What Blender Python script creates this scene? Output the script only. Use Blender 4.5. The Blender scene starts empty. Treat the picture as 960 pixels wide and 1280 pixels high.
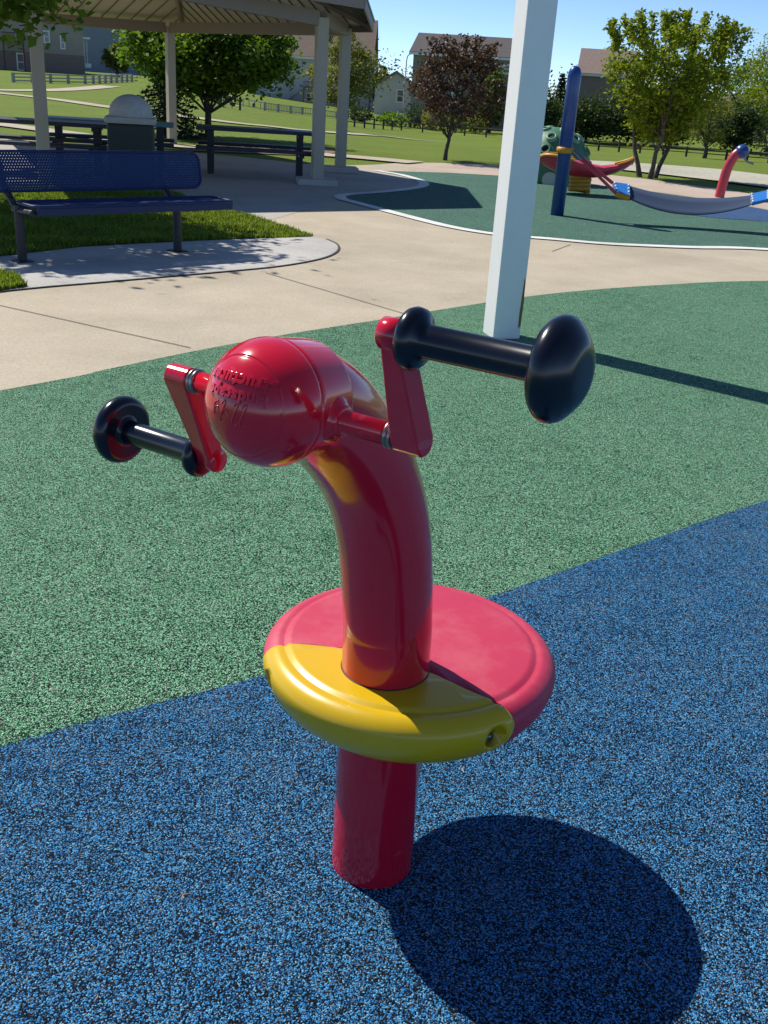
import bpy, bmesh, math, random
import numpy as np
from mathutils import Vector, Matrix
R_ = math.radians
random.seed(7); rng = np.random.default_rng(11)
SC = bpy.context.scene
COL = SC.collection
# ------------------------------------------------------------------ camera
FPX, CAMH, PITCH, ROLL = 1260.0, 1.5, R_(22.9), math.atan2(200, 3020)
_F = np.array([0, math.cos(PITCH), -math.sin(PITCH)])
_R0 = np.array([1.0, 0, 0]); _D0 = np.array([0, -math.sin(PITCH), -math.cos(PITCH)])
_s, _c = math.sin(ROLL), math.cos(ROLL)
_R = _c * _R0 - _s * _D0; _D = _s * _R0 + _c * _D0
CAM = np.array([0, 0, CAMH])

def ray(x, y): return _F + _R * (x - 480) / FPX + _D * (y - 640) / FPX

def G(x, y, z=0.0):
    """where the sight line through a spot of the survey photo meets the level z"""
    d = ray(x, y); p = CAM + d * (z - CAMH) / d[2]
    return Vector((p[0], p[1], z))

def sm(t):
    t = np.clip(t, 0, 1); return t * t * (3 - 2 * t)

def terrain(x, y):
    x = np.asarray(x, float); y = np.asarray(y, float)
    u = x / np.maximum(y, 1.0)
    z = -1.5 * sm((y - 24) / 50) * sm((u + .22) / .25)
    z = z + .75 * sm((y - 55) / 70) * sm((-u - .12) / .15)
    return z

def T(x, y):
    """ground point under a spot of the survey photo, on the rolling lawn"""
    d = ray(x, y); t = 1.0
    while t < 400:
        p = CAM + d * t
        if p[2] <= float(terrain(p[0], p[1])): break
        t *= 1.004
    return Vector((p[0], p[1], float(terrain(p[0], p[1]))))

def at_depth(x, y, Y):
    d = ray(x, y); p = CAM + d * (Y / d[1]); return Vector(p)

cam = bpy.data.cameras.new('camera'); cam_o = bpy.data.objects.new('camera', cam); COL.objects.link(cam_o)
cam.sensor_fit = 'VERTICAL'; cam.sensor_height = 36.0; cam.lens = FPX / 1280 * 36.0
cam.clip_start = .05; cam.clip_end = 2000
M4 = Matrix(((_R[0], -_D[0], -_F[0], CAM[0]), (_R[1], -_D[1], -_F[1], CAM[1]), (_R[2], -_D[2], -_F[2], CAM[2]), (0, 0, 0, 1)))
cam_o.matrix_world = M4
SC.camera = cam_o
# ------------------------------------------------------------------ light
SUN_AZ = R_(-39.0)      # direction the shadows run, from +X
SUN_EL = R_(48.4)
w = bpy.data.worlds.new('World'); SC.world = w; w.use_nodes = True
nt = w.node_tree; bg = nt.nodes['Background']
sky = nt.nodes.new('ShaderNodeTexSky'); sky.sky_type = 'NISHITA'; sky.sun_disc = False
sky.sun_elevation = SUN_EL
to_sun = (-math.cos(SUN_AZ), -math.sin(SUN_AZ))
sky.sun_rotation = math.atan2(to_sun[0], to_sun[1])
sky.air_density = .5; sky.dust_density = 0.0; sky.ozone_density = 5.0; sky.altitude = 200
nt.links.new(sky.outputs[0], bg.inputs[0]); bg.inputs[1].default_value = .14
sun = bpy.data.lights.new('sun', 'SUN'); sun.energy = 5.0; sun.angle = R_(.53); sun.color = (1, .95, .86)
so = bpy.data.objects.new('sun', sun); COL.objects.link(so)
ld = Vector((math.cos(SUN_AZ) * math.cos(SUN_EL), math.sin(SUN_AZ) * math.cos(SUN_EL), -math.sin(SUN_EL)))
so.rotation_euler = ld.to_track_quat('-Z', 'Y').to_euler()
so.location = (-8, 8, 12)
SC.view_settings.view_transform = 'Standard'; SC.view_settings.look = 'None'
SC.view_settings.exposure = 0.2; SC.view_settings.gamma = 1.0
SC.render.engine = 'CYCLES'
SC.cycles.max_bounces = 6; SC.cycles.transparent_max_bounces = 12
# ------------------------------------------------------------------ materials
MATS = {}
def mat(name, col=(.5, .5, .5), rough=.6, metal=0, coat=0, spec=.5, **k):
    if name in MATS: return MATS[name]
    m = bpy.data.materials.new(name); m.use_nodes = True
    b = m.node_tree.nodes['Principled BSDF']
    b.inputs['Base Color'].default_value = (*col, 1); b.inputs['Roughness'].default_value = rough
    b.inputs['Metallic'].default_value = metal; b.inputs['Coat Weight'].default_value = coat
    b.inputs['Coat Roughness'].default_value = .04
    b.inputs['Specular IOR Level'].default_value = spec
    MATS[name] = m; return m

def N(m, t, **kw):
    n = m.node_tree.nodes.new(t)
    for k, v in kw.items(): setattr(n, k, v)
    return n
def L(m, a, b): m.node_tree.links.new(a, b)
def bsdf(m): return m.node_tree.nodes['Principled BSDF']
def ramp(m, stops, interp='LINEAR'):
    r = N(m, 'ShaderNodeValToRGB'); r.color_ramp.interpolation = interp
    e = r.color_ramp.elements
    while len(e) > 1: e.remove(e[-1])
    e[0].position = stops[0][0]; e[0].color = (*stops[0][1], 1)
    for p, c in stops[1:]:
        q = e.new(p); q.color = (*c, 1)
    return r
def noise(m, scale, detail=4, rough=.55, vec=None):
    n = N(m, 'ShaderNodeTexNoise'); n.inputs['Scale'].default_value = scale
    n.inputs['Detail'].default_value = detail; n.inputs['Roughness'].default_value = rough
    if vec is not None: L(m, vec, n.inputs['Vector'])
    return n
def coords(m): return N(m, 'ShaderNodeTexCoord').outputs['Object']
def mixc(m, fac, a, b, mode='MIX'):
    x = N(m, 'ShaderNodeMix'); x.data_type = 'RGBA'; x.blend_type = mode
    for sock, v in ((x.inputs[0], fac), (x.inputs[6], a), (x.inputs[7], b)):
        if isinstance(v, (int, float)): sock.default_value = v
        elif isinstance(v, tuple): sock.default_value = (*v, 1)
        else: L(m, v, sock)
    return x.outputs[2]
def bump(m, h, strength=.3, dist=.002):
    b = N(m, 'ShaderNodeBump'); b.inputs['Strength'].default_value = strength; b.inputs['Distance'].default_value = dist
    L(m, h, b.inputs['Height']); L(m, b.outputs[0], bsdf(m).inputs['Normal'])

def rubber(name, stops, size=.0042):
    m = mat(name, rough=.8, spec=.15); c = coords(m)
    wob = noise(m, 150, 2, vec=c)
    mp = N(m, 'ShaderNodeVectorMath', operation='SCALE'); L(m, wob.outputs['Color'], mp.inputs[0]); mp.inputs['Scale'].default_value = .0035
    ad = N(m, 'ShaderNodeVectorMath', operation='ADD'); L(m, c, ad.inputs[0]); L(m, mp.outputs[0], ad.inputs[1])
    v = N(m, 'ShaderNodeTexVoronoi'); v.inputs['Scale'].default_value = 1 / size; L(m, ad.outputs[0], v.inputs['Vector'])
    sp = N(m, 'ShaderNodeSeparateColor'); L(m, v.outputs['Color'], sp.inputs[0])
    big = noise(m, 9, 5, .7, vec=c); big2 = noise(m, .9, 3, .6, vec=c)
    s1 = N(m, 'ShaderNodeMath', operation='MULTIPLY_ADD'); L(m, big.outputs['Fac'], s1.inputs[0]); s1.inputs[1].default_value = .5; s1.inputs[2].default_value = -.25
    s2 = N(m, 'ShaderNodeMath', operation='MULTIPLY_ADD'); L(m, big2.outputs['Fac'], s2.inputs[0]); s2.inputs[1].default_value = .3; L(m, s1.outputs[0], s2.inputs[2])
    s3 = N(m, 'ShaderNodeMath', operation='ADD'); L(m, sp.outputs[0], s3.inputs[0]); L(m, s2.outputs[0], s3.inputs[1])
    s4 = N(m, 'ShaderNodeMath', operation='SUBTRACT'); L(m, s3.outputs[0], s4.inputs[0]); s4.inputs[1].default_value = .15
    r = ramp(m, stops, 'CONSTANT'); L(m, s4.outputs[0], r.inputs[0])
    L(m, r.outputs[0], bsdf(m).inputs['Base Color'])
    h = N(m, 'ShaderNodeMath', operation='MULTIPLY_ADD'); L(m, v.outputs['Distance'], h.inputs[0]); h.inputs[1].default_value = -1.2; L(m, sp.outputs[1], h.inputs[2])
    bump(m, h.outputs[0], .85, .0035)
    return m

m_blue = rubber('blue_rubber_granules', [(0, (.004, .006, .009)), (.36, (.014, .019, .03)), (.48, (.016, .07, .17)), (.60, (.024, .16, .40)), (.74, (.06, .30, .58)), (.90, (.17, .40, .58)), (.97, (.13, .13, .13))], .0029)
m_green = rubber('green_rubber_granules', [(0, (.006, .010, .008)), (.32, (.02, .036, .027)), (.43, (.045, .15, .075)), (.55, (.10, .32, .155)), (.69, (.22, .52, .30)), (.86, (.40, .66, .46)), (.97, (.17, .18, .15))], .0030)
m_fgreen = rubber('far_green_rubber', [(0, (.035, .06, .05)), (.3, (.05, .12, .09)), (.5, (.075, .19, .135)), (.8, (.15, .29, .21))], .006)
m_fblue = rubber('far_blue_rubber', [(0, (.03, .04, .07)), (.3, (.04, .09, .20)), (.6, (.065, .15, .33))], .006)

def concrete(name, c1, c2, sc=1.3):
    m = mat(name, rough=.85, spec=.3); c = coords(m)
    n = noise(m, sc, 7, .65, c); n2 = noise(m, 60, 4, .7, c); n3 = noise(m, 300, 2, .5, c)
    r = ramp(m, [(.3, c1), (.7, c2)]); L(m, n.outputs['Fac'], r.inputs[0])
    r2 = ramp(m, [(.3, (.78, .78, .78)), (.7, (1.08, 1.08, 1.08))]); L(m, n2.outputs['Fac'], r2.inputs[0])
    col = mixc(m, 1.0, r.outputs[0], r2.outputs[0], 'MULTIPLY')
    r3 = ramp(m, [(.30, (.7, .68, .66)), (.42, (1, 1, 1))]); L(m, n3.outputs['Fac'], r3.inputs[0])
    col = mixc(m, .6, col, r3.outputs[0], 'MULTIPLY')
    n4 = noise(m, .55, 5, .6, c); r4 = ramp(m, [(.30, (.80, .79, .78)), (.5, (1, 1, 1)), (.72, (1.06, 1.05, 1.03))]); L(m, n4.outputs['Fac'], r4.inputs[0])
    col = mixc(m, .8, col, r4.outputs[0], 'MULTIPLY')
    n5 = noise(m, 3.1, 2, .5, c); r5 = ramp(m, [(.235, (.55, .53, .50)), (.275, (1, 1, 1))]); L(m, n5.outputs['Fac'], r5.inputs[0])
    col = mixc(m, .7, col, r5.outputs[0], 'MULTIPLY')
    L(m, col, bsdf(m).inputs['Base Color']); bump(m, n2.outputs['Fac'], .25, .002)
    return m
m_conc = concrete('beige_concrete', (.42, .36, .265), (.52, .45, .34))
m_conc2 = concrete('grey_concrete', (.42, .41, .385), (.52, .50, .47))
m_concp = concrete('pinkish_concrete', (.47, .37, .30), (.53, .43, .345))
m_border = concrete('white_border_paint', (.66, .66, .63), (.78, .78, .75), 3)
m_joint = mat('pavement_joint_filler', (.06, .05, .045), .9)

def grassmat(name, a, b, c_):
    m = mat(name, rough=.9, spec=.1); c = coords(m)
    n = noise(m, .35, 6, .6, c); n2 = noise(m, 14, 6, .75, c); n3 = noise(m, 120, 3, .7, c)
    r = ramp(m, [(.3, a), (.55, b), (.8, c_)]); 
    s = N(m, 'ShaderNodeMath', operation='MULTIPLY_ADD'); L(m, n2.outputs['Fac'], s.inputs[0]); s.inputs[1].default_value = .7
    s0 = N(m, 'ShaderNodeMath', operation='MULTIPLY_ADD'); L(m, n.outputs['Fac'], s0.inputs[0]); s0.inputs[1].default_value = .45; s0.inputs[2].default_value = -.08
    L(m, s0.outputs[0], s.inputs[2]); L(m, s.outputs[0], r.inputs[0])
    r3 = ramp(m, [(.25, (.6, .6, .6)), (.75, (1.3, 1.3, 1.3))]); L(m, n3.outputs['Fac'], r3.inputs[0])
    L(m, mixc(m, 1, r.outputs[0], r3.outputs[0], 'MULTIPLY'), bsdf(m).inputs['Base Color'])
    bump(m, n3.outputs['Fac'], .6, .03)
    return m
m_lawn = grassmat('mown_lawn', (.11, .155, .024), (.165, .225, .034), (.245, .275, .075))
m_strip = grassmat('strip_soil_grass', (.05, .07, .016), (.08, .12, .022), (.13, .13, .045))
m_gravel = concrete('pale_dry_grass_gravel', (.36, .34, .25), (.56, .53, .43), 8)

def leafmat(name, cols, trans=.35, rough=.5):
    m = mat(name, rough=rough, spec=.25)
    g = N(m, 'ShaderNodeNewGeometry')
    st = [(i / max(1, len(cols) - 1), c) for i, c in enumerate(cols)]
    r = ramp(m, st); L(m, g.outputs['Random Per Island'], r.inputs[0])
    L(m, r.outputs[0], bsdf(m).inputs['Base Color'])
    tr = N(m, 'ShaderNodeBsdfTranslucent')
    tc = mixc(m, 1, r.outputs[0], (1.5, 1.45, .6), 'MULTIPLY'); L(m, tc, tr.inputs[0])
    mx = N(m, 'ShaderNodeMixShader'); mx.inputs[0].default_value = trans
    out = m.node_tree.nodes['Material Output']
    L(m, bsdf(m).outputs[0], mx.inputs[1]); L(m, tr.outputs[0], mx.inputs[2]); L(m, mx.outputs[0], out.inputs[0])
    return m
lf_bright = leafmat('bright_green_leaves', [(.09, .14, .012), (.16, .22, .018), (.24, .28, .026), (.11, .17, .014)], .5)
lf_maple = leafmat('maple_leaves', [(.05, .11, .012), (.09, .17, .018), (.14, .215, .024)], .48)
lf_dark = leafmat('dark_green_leaves', [(.022, .042, .014), (.04, .07, .018), (.06, .09, .024)], .25)
lf_spruce = leafmat('spruce_needles', [(.014, .026, .016), (.024, .042, .024), (.034, .055, .03)], .12)
lf_purple = leafmat('purple_plum_leaves', [(.045, .024, .024), (.075, .040, .036), (.13, .080, .062), (.07, .045, .035)], .3)
lf_olive = leafmat('olive_green_leaves', [(.09, .11, .025), (.15, .17, .04), (.21, .21, .06)], .42)
lf_grass = leafmat('grass_blades', [(.08, .13, .016), (.13, .21, .024), (.18, .26, .036), (.23, .23, .08)], .5)
lf_pink = leafmat('pink_blossom_leaves', [(.12, .07, .06), (.22, .13, .11), (.08, .08, .03)], .3)
lf_gold = leafmat('golden_shrub_leaves', [(.20, .20, .06), (.28, .26, .10), (.12, .15, .03)], .35)
m_bark = mat('bark', (.075, .06, .05), .9)
def _bark():
    c = coords(m_bark); n = noise(m_bark, 22, 5, .7, c); r = ramp(m_bark, [(.3, (.035, .028, .024)), (.7, (.13, .105, .088))])
    L(m_bark, n.outputs['Fac'], r.inputs[0]); L(m_bark, r.outputs[0], bsdf(m_bark).inputs['Base Color']); bump(m_bark, n.outputs['Fac'], .6, .02)
_bark()

def paint(name, col, rough=.18, coat=.6, dirt=.25, dust=(.5, .45, .42), spec=.5):
    m = mat(name, col, rough, coat=coat, spec=spec); c = coords(m)
    n = noise(m, 7, 6, .7, c); n2 = noise(m, 90, 3, .6, c)
    r = ramp(m, [(.45, (0, 0, 0)), (.85, (1, 1, 1))]); L(m, n.outputs['Fac'], r.inputs[0])
    f = N(m, 'ShaderNodeMath', operation='MULTIPLY'); L(m, r.outputs[0], f.inputs[0]); f.inputs[1].default_value = dirt
    L(m, mixc(m, f.outputs[0], col, tuple(.75 * a + .25 * b for a, b in zip(col, dust))), bsdf(m).inputs['Base Color'])
    base_link = bsdf(m).inputs['Base Color'].links[0].from_socket
    mp = N(m, 'ShaderNodeMapping'); mp.inputs['Rotation'].default_value = (.5, .9, .3); mp.inputs['Scale'].default_value = (1, .12, 1); L(m, c, mp.inputs[0])
    ns = noise(m, 55, 3, .6, mp.outputs[0]); rs = ramp(m, [(.665, (0, 0, 0)), (.70, (1, 1, 1))]); L(m, ns.outputs['Fac'], rs.inputs[0])
    nm = noise(m, 5, 3, .6, c); rm = ramp(m, [(.50, (0, 0, 0)), (.62, (1, 1, 1))]); L(m, nm.outputs['Fac'], rm.inputs[0])
    fs = N(m, 'ShaderNodeMath', operation='MULTIPLY'); L(m, rs.outputs[0], fs.inputs[0]); L(m, rm.outputs[0], fs.inputs[1])
    f2 = N(m, 'ShaderNodeMath', operation='MULTIPLY'); L(m, fs.outputs[0], f2.inputs[0]); f2.inputs[1].default_value = .45
    L(m, mixc(m, f2.outputs[0], base_link, tuple(.5 * a + .5 * b for a, b in zip(col, dust))), bsdf(m).inputs['Base Color'])
    rr = N(m, 'ShaderNodeMapRange'); L(m, n.outputs['Fac'], rr.inputs[0]); rr.inputs[3].default_value = rough * .75; rr.inputs[4].default_value = rough * 1.5
    L(m, rr.outputs[0], bsdf(m).inputs['Roughness'])
    bump(m, n2.outputs['Fac'], .012, .001)
    return m
m_red = paint('glossy_red_paint', (.60, .005, .024), .14, .5, .12, (.6, .2, .25))
m_redm = paint('red_seat_plastic', (.50, .028, .075), .48, 0, .8, (.7, .45, .45))
m_yel = paint('yellow_plastic', (.64, .41, .003), .27, .2, .22, (.5, .42, .15))
m_blk = paint('black_grip_rubber', (.003, .0045, .010), .2, .1, .15, (.05, .05, .06))
m_steel = mat('grey_steel', (.30, .28, .25), .3, 1)
m_dkhole = mat('dark_recess', (.02, .015, .005), .8)
m_white = paint('white_post_paint', (.80, .80, .78), .4, 0, .35, (.45, .45, .44))
m_rust = mat('rusted_chip', (.24, .14, .045), .85)
m_bpost = paint('blue_post_paint', (.008, .048, .22), .3, .2, .25)
m_navy = mat('navy_powder_coat', (.005, .02, .085), .45, spec=.3)
m_char = mat('charcoal_powder_coat', (.012, .014, .022), .5)
m_ptab = mat('navy_table_top', (.012, .016, .035), .45)
m_teal = mat('teal_table_top', (.09, .20, .22), .4)
m_tan = paint('tan_post_paint', (.40, .36, .28), .5, 0, .5)
m_beam = mat('brown_beam_paint', (.24, .19, .15), .55)
m_roofu = mat('roof_soffit_metal', (.46, .42, .34), .5)
m_rooft = mat('teal_roof_metal', (.05, .16, .15), .4)
m_dome = concrete('grey_speckled_dome', (.44, .44, .42), (.52, .52, .50), 30)
m_rim = concrete('pale_can_rim', (.42, .42, .38), (.5, .5, .46), 20)
m_can = mat('dark_green_can', (.012, .025, .02), .5)
m_dgreen = paint('green_dome_plastic', (.05, .17, .085), .45, 0, .6, (.2, .3, .2))
m_dgreen2 = mat('green_ring_plastic', (.15, .30, .19), .5)
m_mem = mat('grey_blue_membrane', (.046, .068, .118), .9, spec=.1)
m_clamp = mat('bright_blue_clamp', (.02, .17, .52), .35)
m_wdot = mat('white_rivets', (.8, .8, .8), .4)
m_ora = mat('orange_spring', (.50, .24, .015), .4)
m_pink = paint('pinkish_red_plastic', (.50, .03, .055), .3, .2, .4)

# ------------------------------------------------------------------ mesh helpers
class MB:
    def __init__(s): s.v = []; s.f = []; s.sm = []
    def add(s, v, f, smooth=False):
        o = len(s.v); s.v += [tuple(p) for p in v]; s.f += [tuple(i + o for i in q) for q in f]; s.sm += [smooth] * len(f); return s
    def box(s, c, d, rz=0, bev=0):
        """box of size d centred at c, turned by rz (float or Matrix)"""
        M = Matrix.Rotation(rz, 3, 'Z') if isinstance(rz, (int, float)) else rz
        b = min(bev, min(d) * .45)
        if b <= 0:
            pts = [Vector((x * d[0] / 2, y * d[1] / 2, z * d[2] / 2)) for x in (-1, 1) for y in (-1, 1) for z in (-1, 1)]
            fs = [(0, 1, 3, 2), (4, 6, 7, 5), (0, 4, 5, 1), (2, 3, 7, 6), (0, 2, 6, 4), (1, 5, 7, 3)]
            return s.add([Vector(c) + M @ p for p in pts], fs)
        bm = bmesh.new(); bmesh.ops.create_cube(bm, size=1)
        for q in bm.verts: q.co = Vector((q.co.x * d[0], q.co.y * d[1], q.co.z * d[2]))
        bmesh.ops.bevel(bm, geom=bm.edges[:], offset=b, segments=2, affect='EDGES', profile=.6)
        bm.verts.index_update()
        s.add([Vector(c) + M @ q.co for q in bm.verts], [[q.index for q in f.verts] for f in bm.faces]); bm.free(); return s
    def tube(s, pts, rad, n=12, caps=True, smooth=True):
        pts = [Vector(p) for p in pts]; k = len(pts)
        rad = [rad] * k if isinstance(rad, (int, float)) else rad
        tans = [(pts[min(i + 1, k - 1)] - pts[max(i - 1, 0)]).normalized() for i in range(k)]
        up = Vector((0, 0, 1)) if abs(tans[0].z) < .9 else Vector((1, 0, 0))
        nx = tans[0].cross(up).normalized(); v = []; f = []
        for i in range(k):
            nx = (nx - tans[i] * nx.dot(tans[i])).normalized(); ny = tans[i].cross(nx)
            for j in range(n):
                t = 2 * math.pi * j / n; v.append(pts[i] + (nx * math.cos(t) + ny * math.sin(t)) * rad[i])
        for i in range(k - 1):
            for j in range(n):
                a = i * n + j; b = i * n + (j + 1) % n; f.append((a, b, b + n, a + n))
        s.add(v, f, smooth)
        if caps:
            s.add(v[:n], [tuple(range(n))[::-1]]); s.add(v[-n:], [tuple(range(n))])
        return s
    def lathe(s, prof, o=(0, 0, 0), axis=(0, 0, 1), n=32, smooth=True):
        """prof: (radius, distance along axis)"""
        o = Vector(o); ax = Vector(axis).normalized()
        up = Vector((0, 0, 1)) if abs(ax.z) < .9 else Vector((1, 0, 0))
        nx = ax.cross(up).normalized(); ny = ax.cross(nx); v = []; f = []; rings = []
        for r, h in prof:
            if r < 1e-6: rings.append([len(v)]); v.append(o + ax * h)
            else:
                rings.append(list(range(len(v), len(v) + n)))
                for j in range(n):
                    t = 2 * math.pi * j / n; v.append(o + ax * h + (nx * math.cos(t) + ny * math.sin(t)) * r)
        for A, B in zip(rings, rings[1:]):
            for j in range(n):
                k = (j + 1) % n
                if len(A) == 1 and len(B) == 1: continue
                if len(A) == 1: f.append((A[0], B[j], B[k]))
                elif len(B) == 1: f.append((A[j], A[k], B[0]))
                else: f.append((A[j], A[k], B[k], B[j]))
        return s.add(v, f, smooth)
    def prism(s, poly, z0, z1, M=None):
        n = len(poly); M = M or Matrix.Identity(4)
        v = [M @ Vector((p[0], p[1], z0)) for p in poly] + [M @ Vector((p[0], p[1], z1)) for p in poly]
        f = [tuple(range(n))[::-1], tuple(range(n, 2 * n))] + [(i, (i + 1) % n, n + (i + 1) % n, n + i) for i in range(n)]
        return s.add(v, f)
    def mesh(s, name):
        me = bpy.data.meshes.new(name); me.from_pydata(s.v, [], s.f); me.update()
        me.polygons.foreach_set('use_smooth', s.sm)
        return me
    def build(s, name, m, parent=None, fix=True):
        me = s.mesh(name)
        if fix:
            bm = bmesh.new(); bm.from_mesh(me); bmesh.ops.remove_doubles(bm, verts=bm.verts, dist=1e-5) if False else None
            bmesh.ops.recalc_face_normals(bm, faces=bm.faces); bm.to_mesh(me); bm.free()
        me.materials.append(m)
        o = bpy.data.objects.new(name, me); COL.objects.link(o)
        if parent: o.parent = parent
        return o

def tag(o, label=None, cat=None, group=None, kind=None):
    if label: o['label'] = label
    if cat: o['category'] = cat
    if group: o['group'] = group
    if kind: o['kind'] = kind
    return o
def thing(name, loc, label, cat, rz=0, group=None):
    o = bpy.data.objects.new(name, None); COL.objects.link(o); o.empty_display_size = .1
    o.location = loc; o.rotation_euler = (0, 0, rz)
    return tag(o, label, cat, group)
def structure(o): o['kind'] = 'structure'; return o
def smooth_path(ctrl, per=6, closed=False):
    P = [Vector(p) for p in ctrl]; n = len(P); out = []
    rngi = range(n) if closed else range(n - 1)
    for i in rngi:
        if closed: a, b, c, d = P[i - 1], P[i], P[(i + 1) % n], P[(i + 2) % n]
        else: a, b, c, d = P[max(i - 1, 0)], P[i], P[i + 1], P[min(i + 2, n - 1)]
        for k in range(per):
            t = k / per
            out.append(.5 * ((2 * b) + (c - a) * t + (2 * a - 5 * b + 4 * c - d) * t * t + (3 * b - a - 3 * c + d) * t ** 3))
    if not closed: out.append(P[-1].copy())
    return out
def sheet(name, pts, z, m, kind='structure', drop=.06):
    """flat paving sheet with a given outline"""
    me = bpy.data.meshes.new(name); bm = bmesh.new()
    vs = [bm.verts.new((p[0], p[1], z)) for p in pts]
    f = bm.faces.new(vs)
    if f.normal.z < 0: f.normal_flip()
    bmesh.ops.triangulate(bm, faces=[f]); bm.to_mesh(me); bm.free()
    me.materials.append(m); o = bpy.data.objects.new(name, me); COL.objects.link(o); o['kind'] = kind
    return o
def ribbon(name, path, width, z, m, kind='structure'):
    P = [Vector((p[0], p[1], 0)) for p in path]; v = []; f = []
    for i, p in enumerate(P):
        t = (P[min(i + 1, len(P) - 1)] - P[max(i - 1, 0)]).normalized(); n = Vector((-t.y, t.x, 0))
        wd = width if isinstance(width, (int, float)) else width[i]
        for s_ in (-.5, .5):
            q = p + n * wd * s_; zz = z if z is not None else float(terrain(q.x, q.y)) + .03
            v.append((q.x, q.y, zz))
    for i in range(len(P) - 1): f.append((2 * i, 2 * i + 1, 2 * i + 3, 2 * i + 2))
    o = MB().add(v, f).build(name, m); o['kind'] = kind
    for p in o.data.polygons:
        if p.normal.z < 0: o.data.flip_normals(); break
    return o

# ------------------------------------------------------------------ ground
def build_lawn():
    ys = np.concatenate([np.linspace(-14, 20, 18), np.linspace(22, 150, 70), np.linspace(160, 900, 14)])
    us = np.linspace(-1, 1, 61)
    v = []; f = []
    for y in ys:
        W = 16 + max(y, 0) * .9
        for u in us:
            x = u * W; v.append((x, y, float(terrain(x, y)) - .004))
    n = len(us)
    for i in range(len(ys) - 1):
        for j in range(n - 1): a = i * n + j; f.append((a, a + 1, a + n + 1, a + n))
    structure(MB().add(v, f, True).build('lawn', m_lawn, fix=False))
build_lawn()
V2 = lambda *a: [Vector(p) for p in a]
# beige walk around the play surface (everything paved lies on this sheet)
far_edge = [G(960, 246), G(900, 236), G(800, 223), G(700, 212), G(640, 207), G(560, 204), G(510, 203), G(470, 206), G(430, 207), G(380, 205), G(300, 196), G(200, 187), G(100, 181), G(0, 172)]
fe = [(15, 17.2)] + [(p.x, p.y) for p in far_edge] + [(-16, 21.5)]
fe.sort(key=lambda q: -q[0])
structure(MB().add([(x, -12, .004) for x, y in fe] + [(x, y, .004) for x, y in fe], [(i + 1, i, len(fe) + i, len(fe) + i + 1) for i in range(len(fe) - 1)]).build('concrete_walk', m_conc, fix=False))
# near green safety surface
edge = [(-8.5, -1.8), (-4.6, 1.6)] + [(G(*p).x, G(*p).y) for p in ((0, 490), (130, 464), (240, 441), (360, 419), (480, 400), (590, 382), (700, 367), (830, 357), (960, 352))] + [(6.2, 10.75), (9.5, 11.0), (13, 10.2)]
edge = [(p.x, p.y) for p in smooth_path([Vector((a, b, 0)) for a, b in edge], 6)]
sheet('green_rubber_surface', edge + [(14.5, 9), (14.5, -11.5), (-11, -11.5)], .008, m_green)
bl = [(-6, -2.2)] + [(G(*p).x, G(*p).y) for p in ((-60, 958), (0, 940), (160, 893), (330, 848), (480, 795), (640, 740), (800, 683), (960, 628))] + [(3.0, 5.0), (5.2, 5.9), (8.5, 5.6), (11, 3), (11, -9), (-5, -9)]
bl_s = [(p.x, p.y) for p in smooth_path([Vector((a, b, 0)) for a, b in bl[:12]], 5)]
sheet('blue_rubber_surface', bl_s + bl[12:], .012, m_blue)
# pinkish walk behind the far play surface
sheet('pinkish_walk', [(14, 16.9)] + [G(x, y + .6) for x, y in ((960, 246), (900, 236), (800, 223), (700, 212), (640, 207), (560, 204), (520, 204.5))] + [G(x, y + 4) for x, y in ((520, 216), (560, 216.5), (640, 221), (720, 229), (800, 238), (900, 252), (960, 263))] + [(14, 13)], .007, m_concp)
# far green surface with its white border
fp = [G(*p) for p in ((960, 313), (860, 310.3), (760, 306), (690, 300), (620, 294), (560, 284), (500, 269), (455, 257), (424, 249))]
fb = [G(*p) for p in ((424, 246), (440, 243.5), (480, 240.5), (515, 236.5), (530, 232), (524, 226), (500, 219), (470, 214))]
ft = [G(*p) for p in ((560, 216.5), (640, 221), (720, 229), (800, 238), (900, 252), (960, 263))]
border_in = smooth_path([Vector((6.6, 11.95, 0))] + fp, 5)[:-1] + smooth_path(fb, 5)
outline = border_in + ft + [Vector((9.5, 15.8, 0)), Vector((10.5, 13, 0)), Vector((9.5, 11.4, 0))]
sheet('far_green_surface', outline, .011, m_fgreen)
ribbon('white_border', border_in, .17, .0155, m_border)
bl2 = smooth_path([G(960, 278), G(900, 274), G(850, 268), G(825, 262), G(830, 254), G(870, 251), G(920, 257), G(960, 264)], 5)
sheet('far_blue_surface', bl2 + [Vector((8, 14.8, 0)), Vector((7.2, 14.2, 0))], .0155, m_fblue)
# bench pad, tan border strip and lawn strip
lawn_up = [G(*p) for p in ((391, 297), (350, 283), (318, 275), (285, 266), (255, 255), (215, 244), (150, 238), (60, 234), (0, 232))]
pad_up = [G(*p) for p in ((391, 297), (330, 299), (250, 302), (170, 306), (100, 310), (0, 322))]
pad_lo = [G(*p) for p in ((-60, 372), (0, 366), (60, 360), (120, 355), (200, 348), (280, 341), (350, 334), (400, 325), (421, 316), (422, 307), (408, 300))]
sheet('bench_pad', smooth_path(pad_lo, 4) + pad_up + [G(-60, 328)], .010, m_conc2)
ribbon('pad_joint', smooth_path(pad_lo, 4), .022, .0135, m_joint)
tuft_poly = [G(-60, 352), G(0, 349), G(22, 352), G(34, 360), G(0, 365), G(-60, 371)]
sheet('lawn_patch', tuft_poly, .016, m_strip)
strip_poly = pad_up + [G(-70, 330), G(-70, 232)] + lawn_up[::-1]
sheet('lawn_strip', strip_poly, .014, m_strip)
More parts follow.
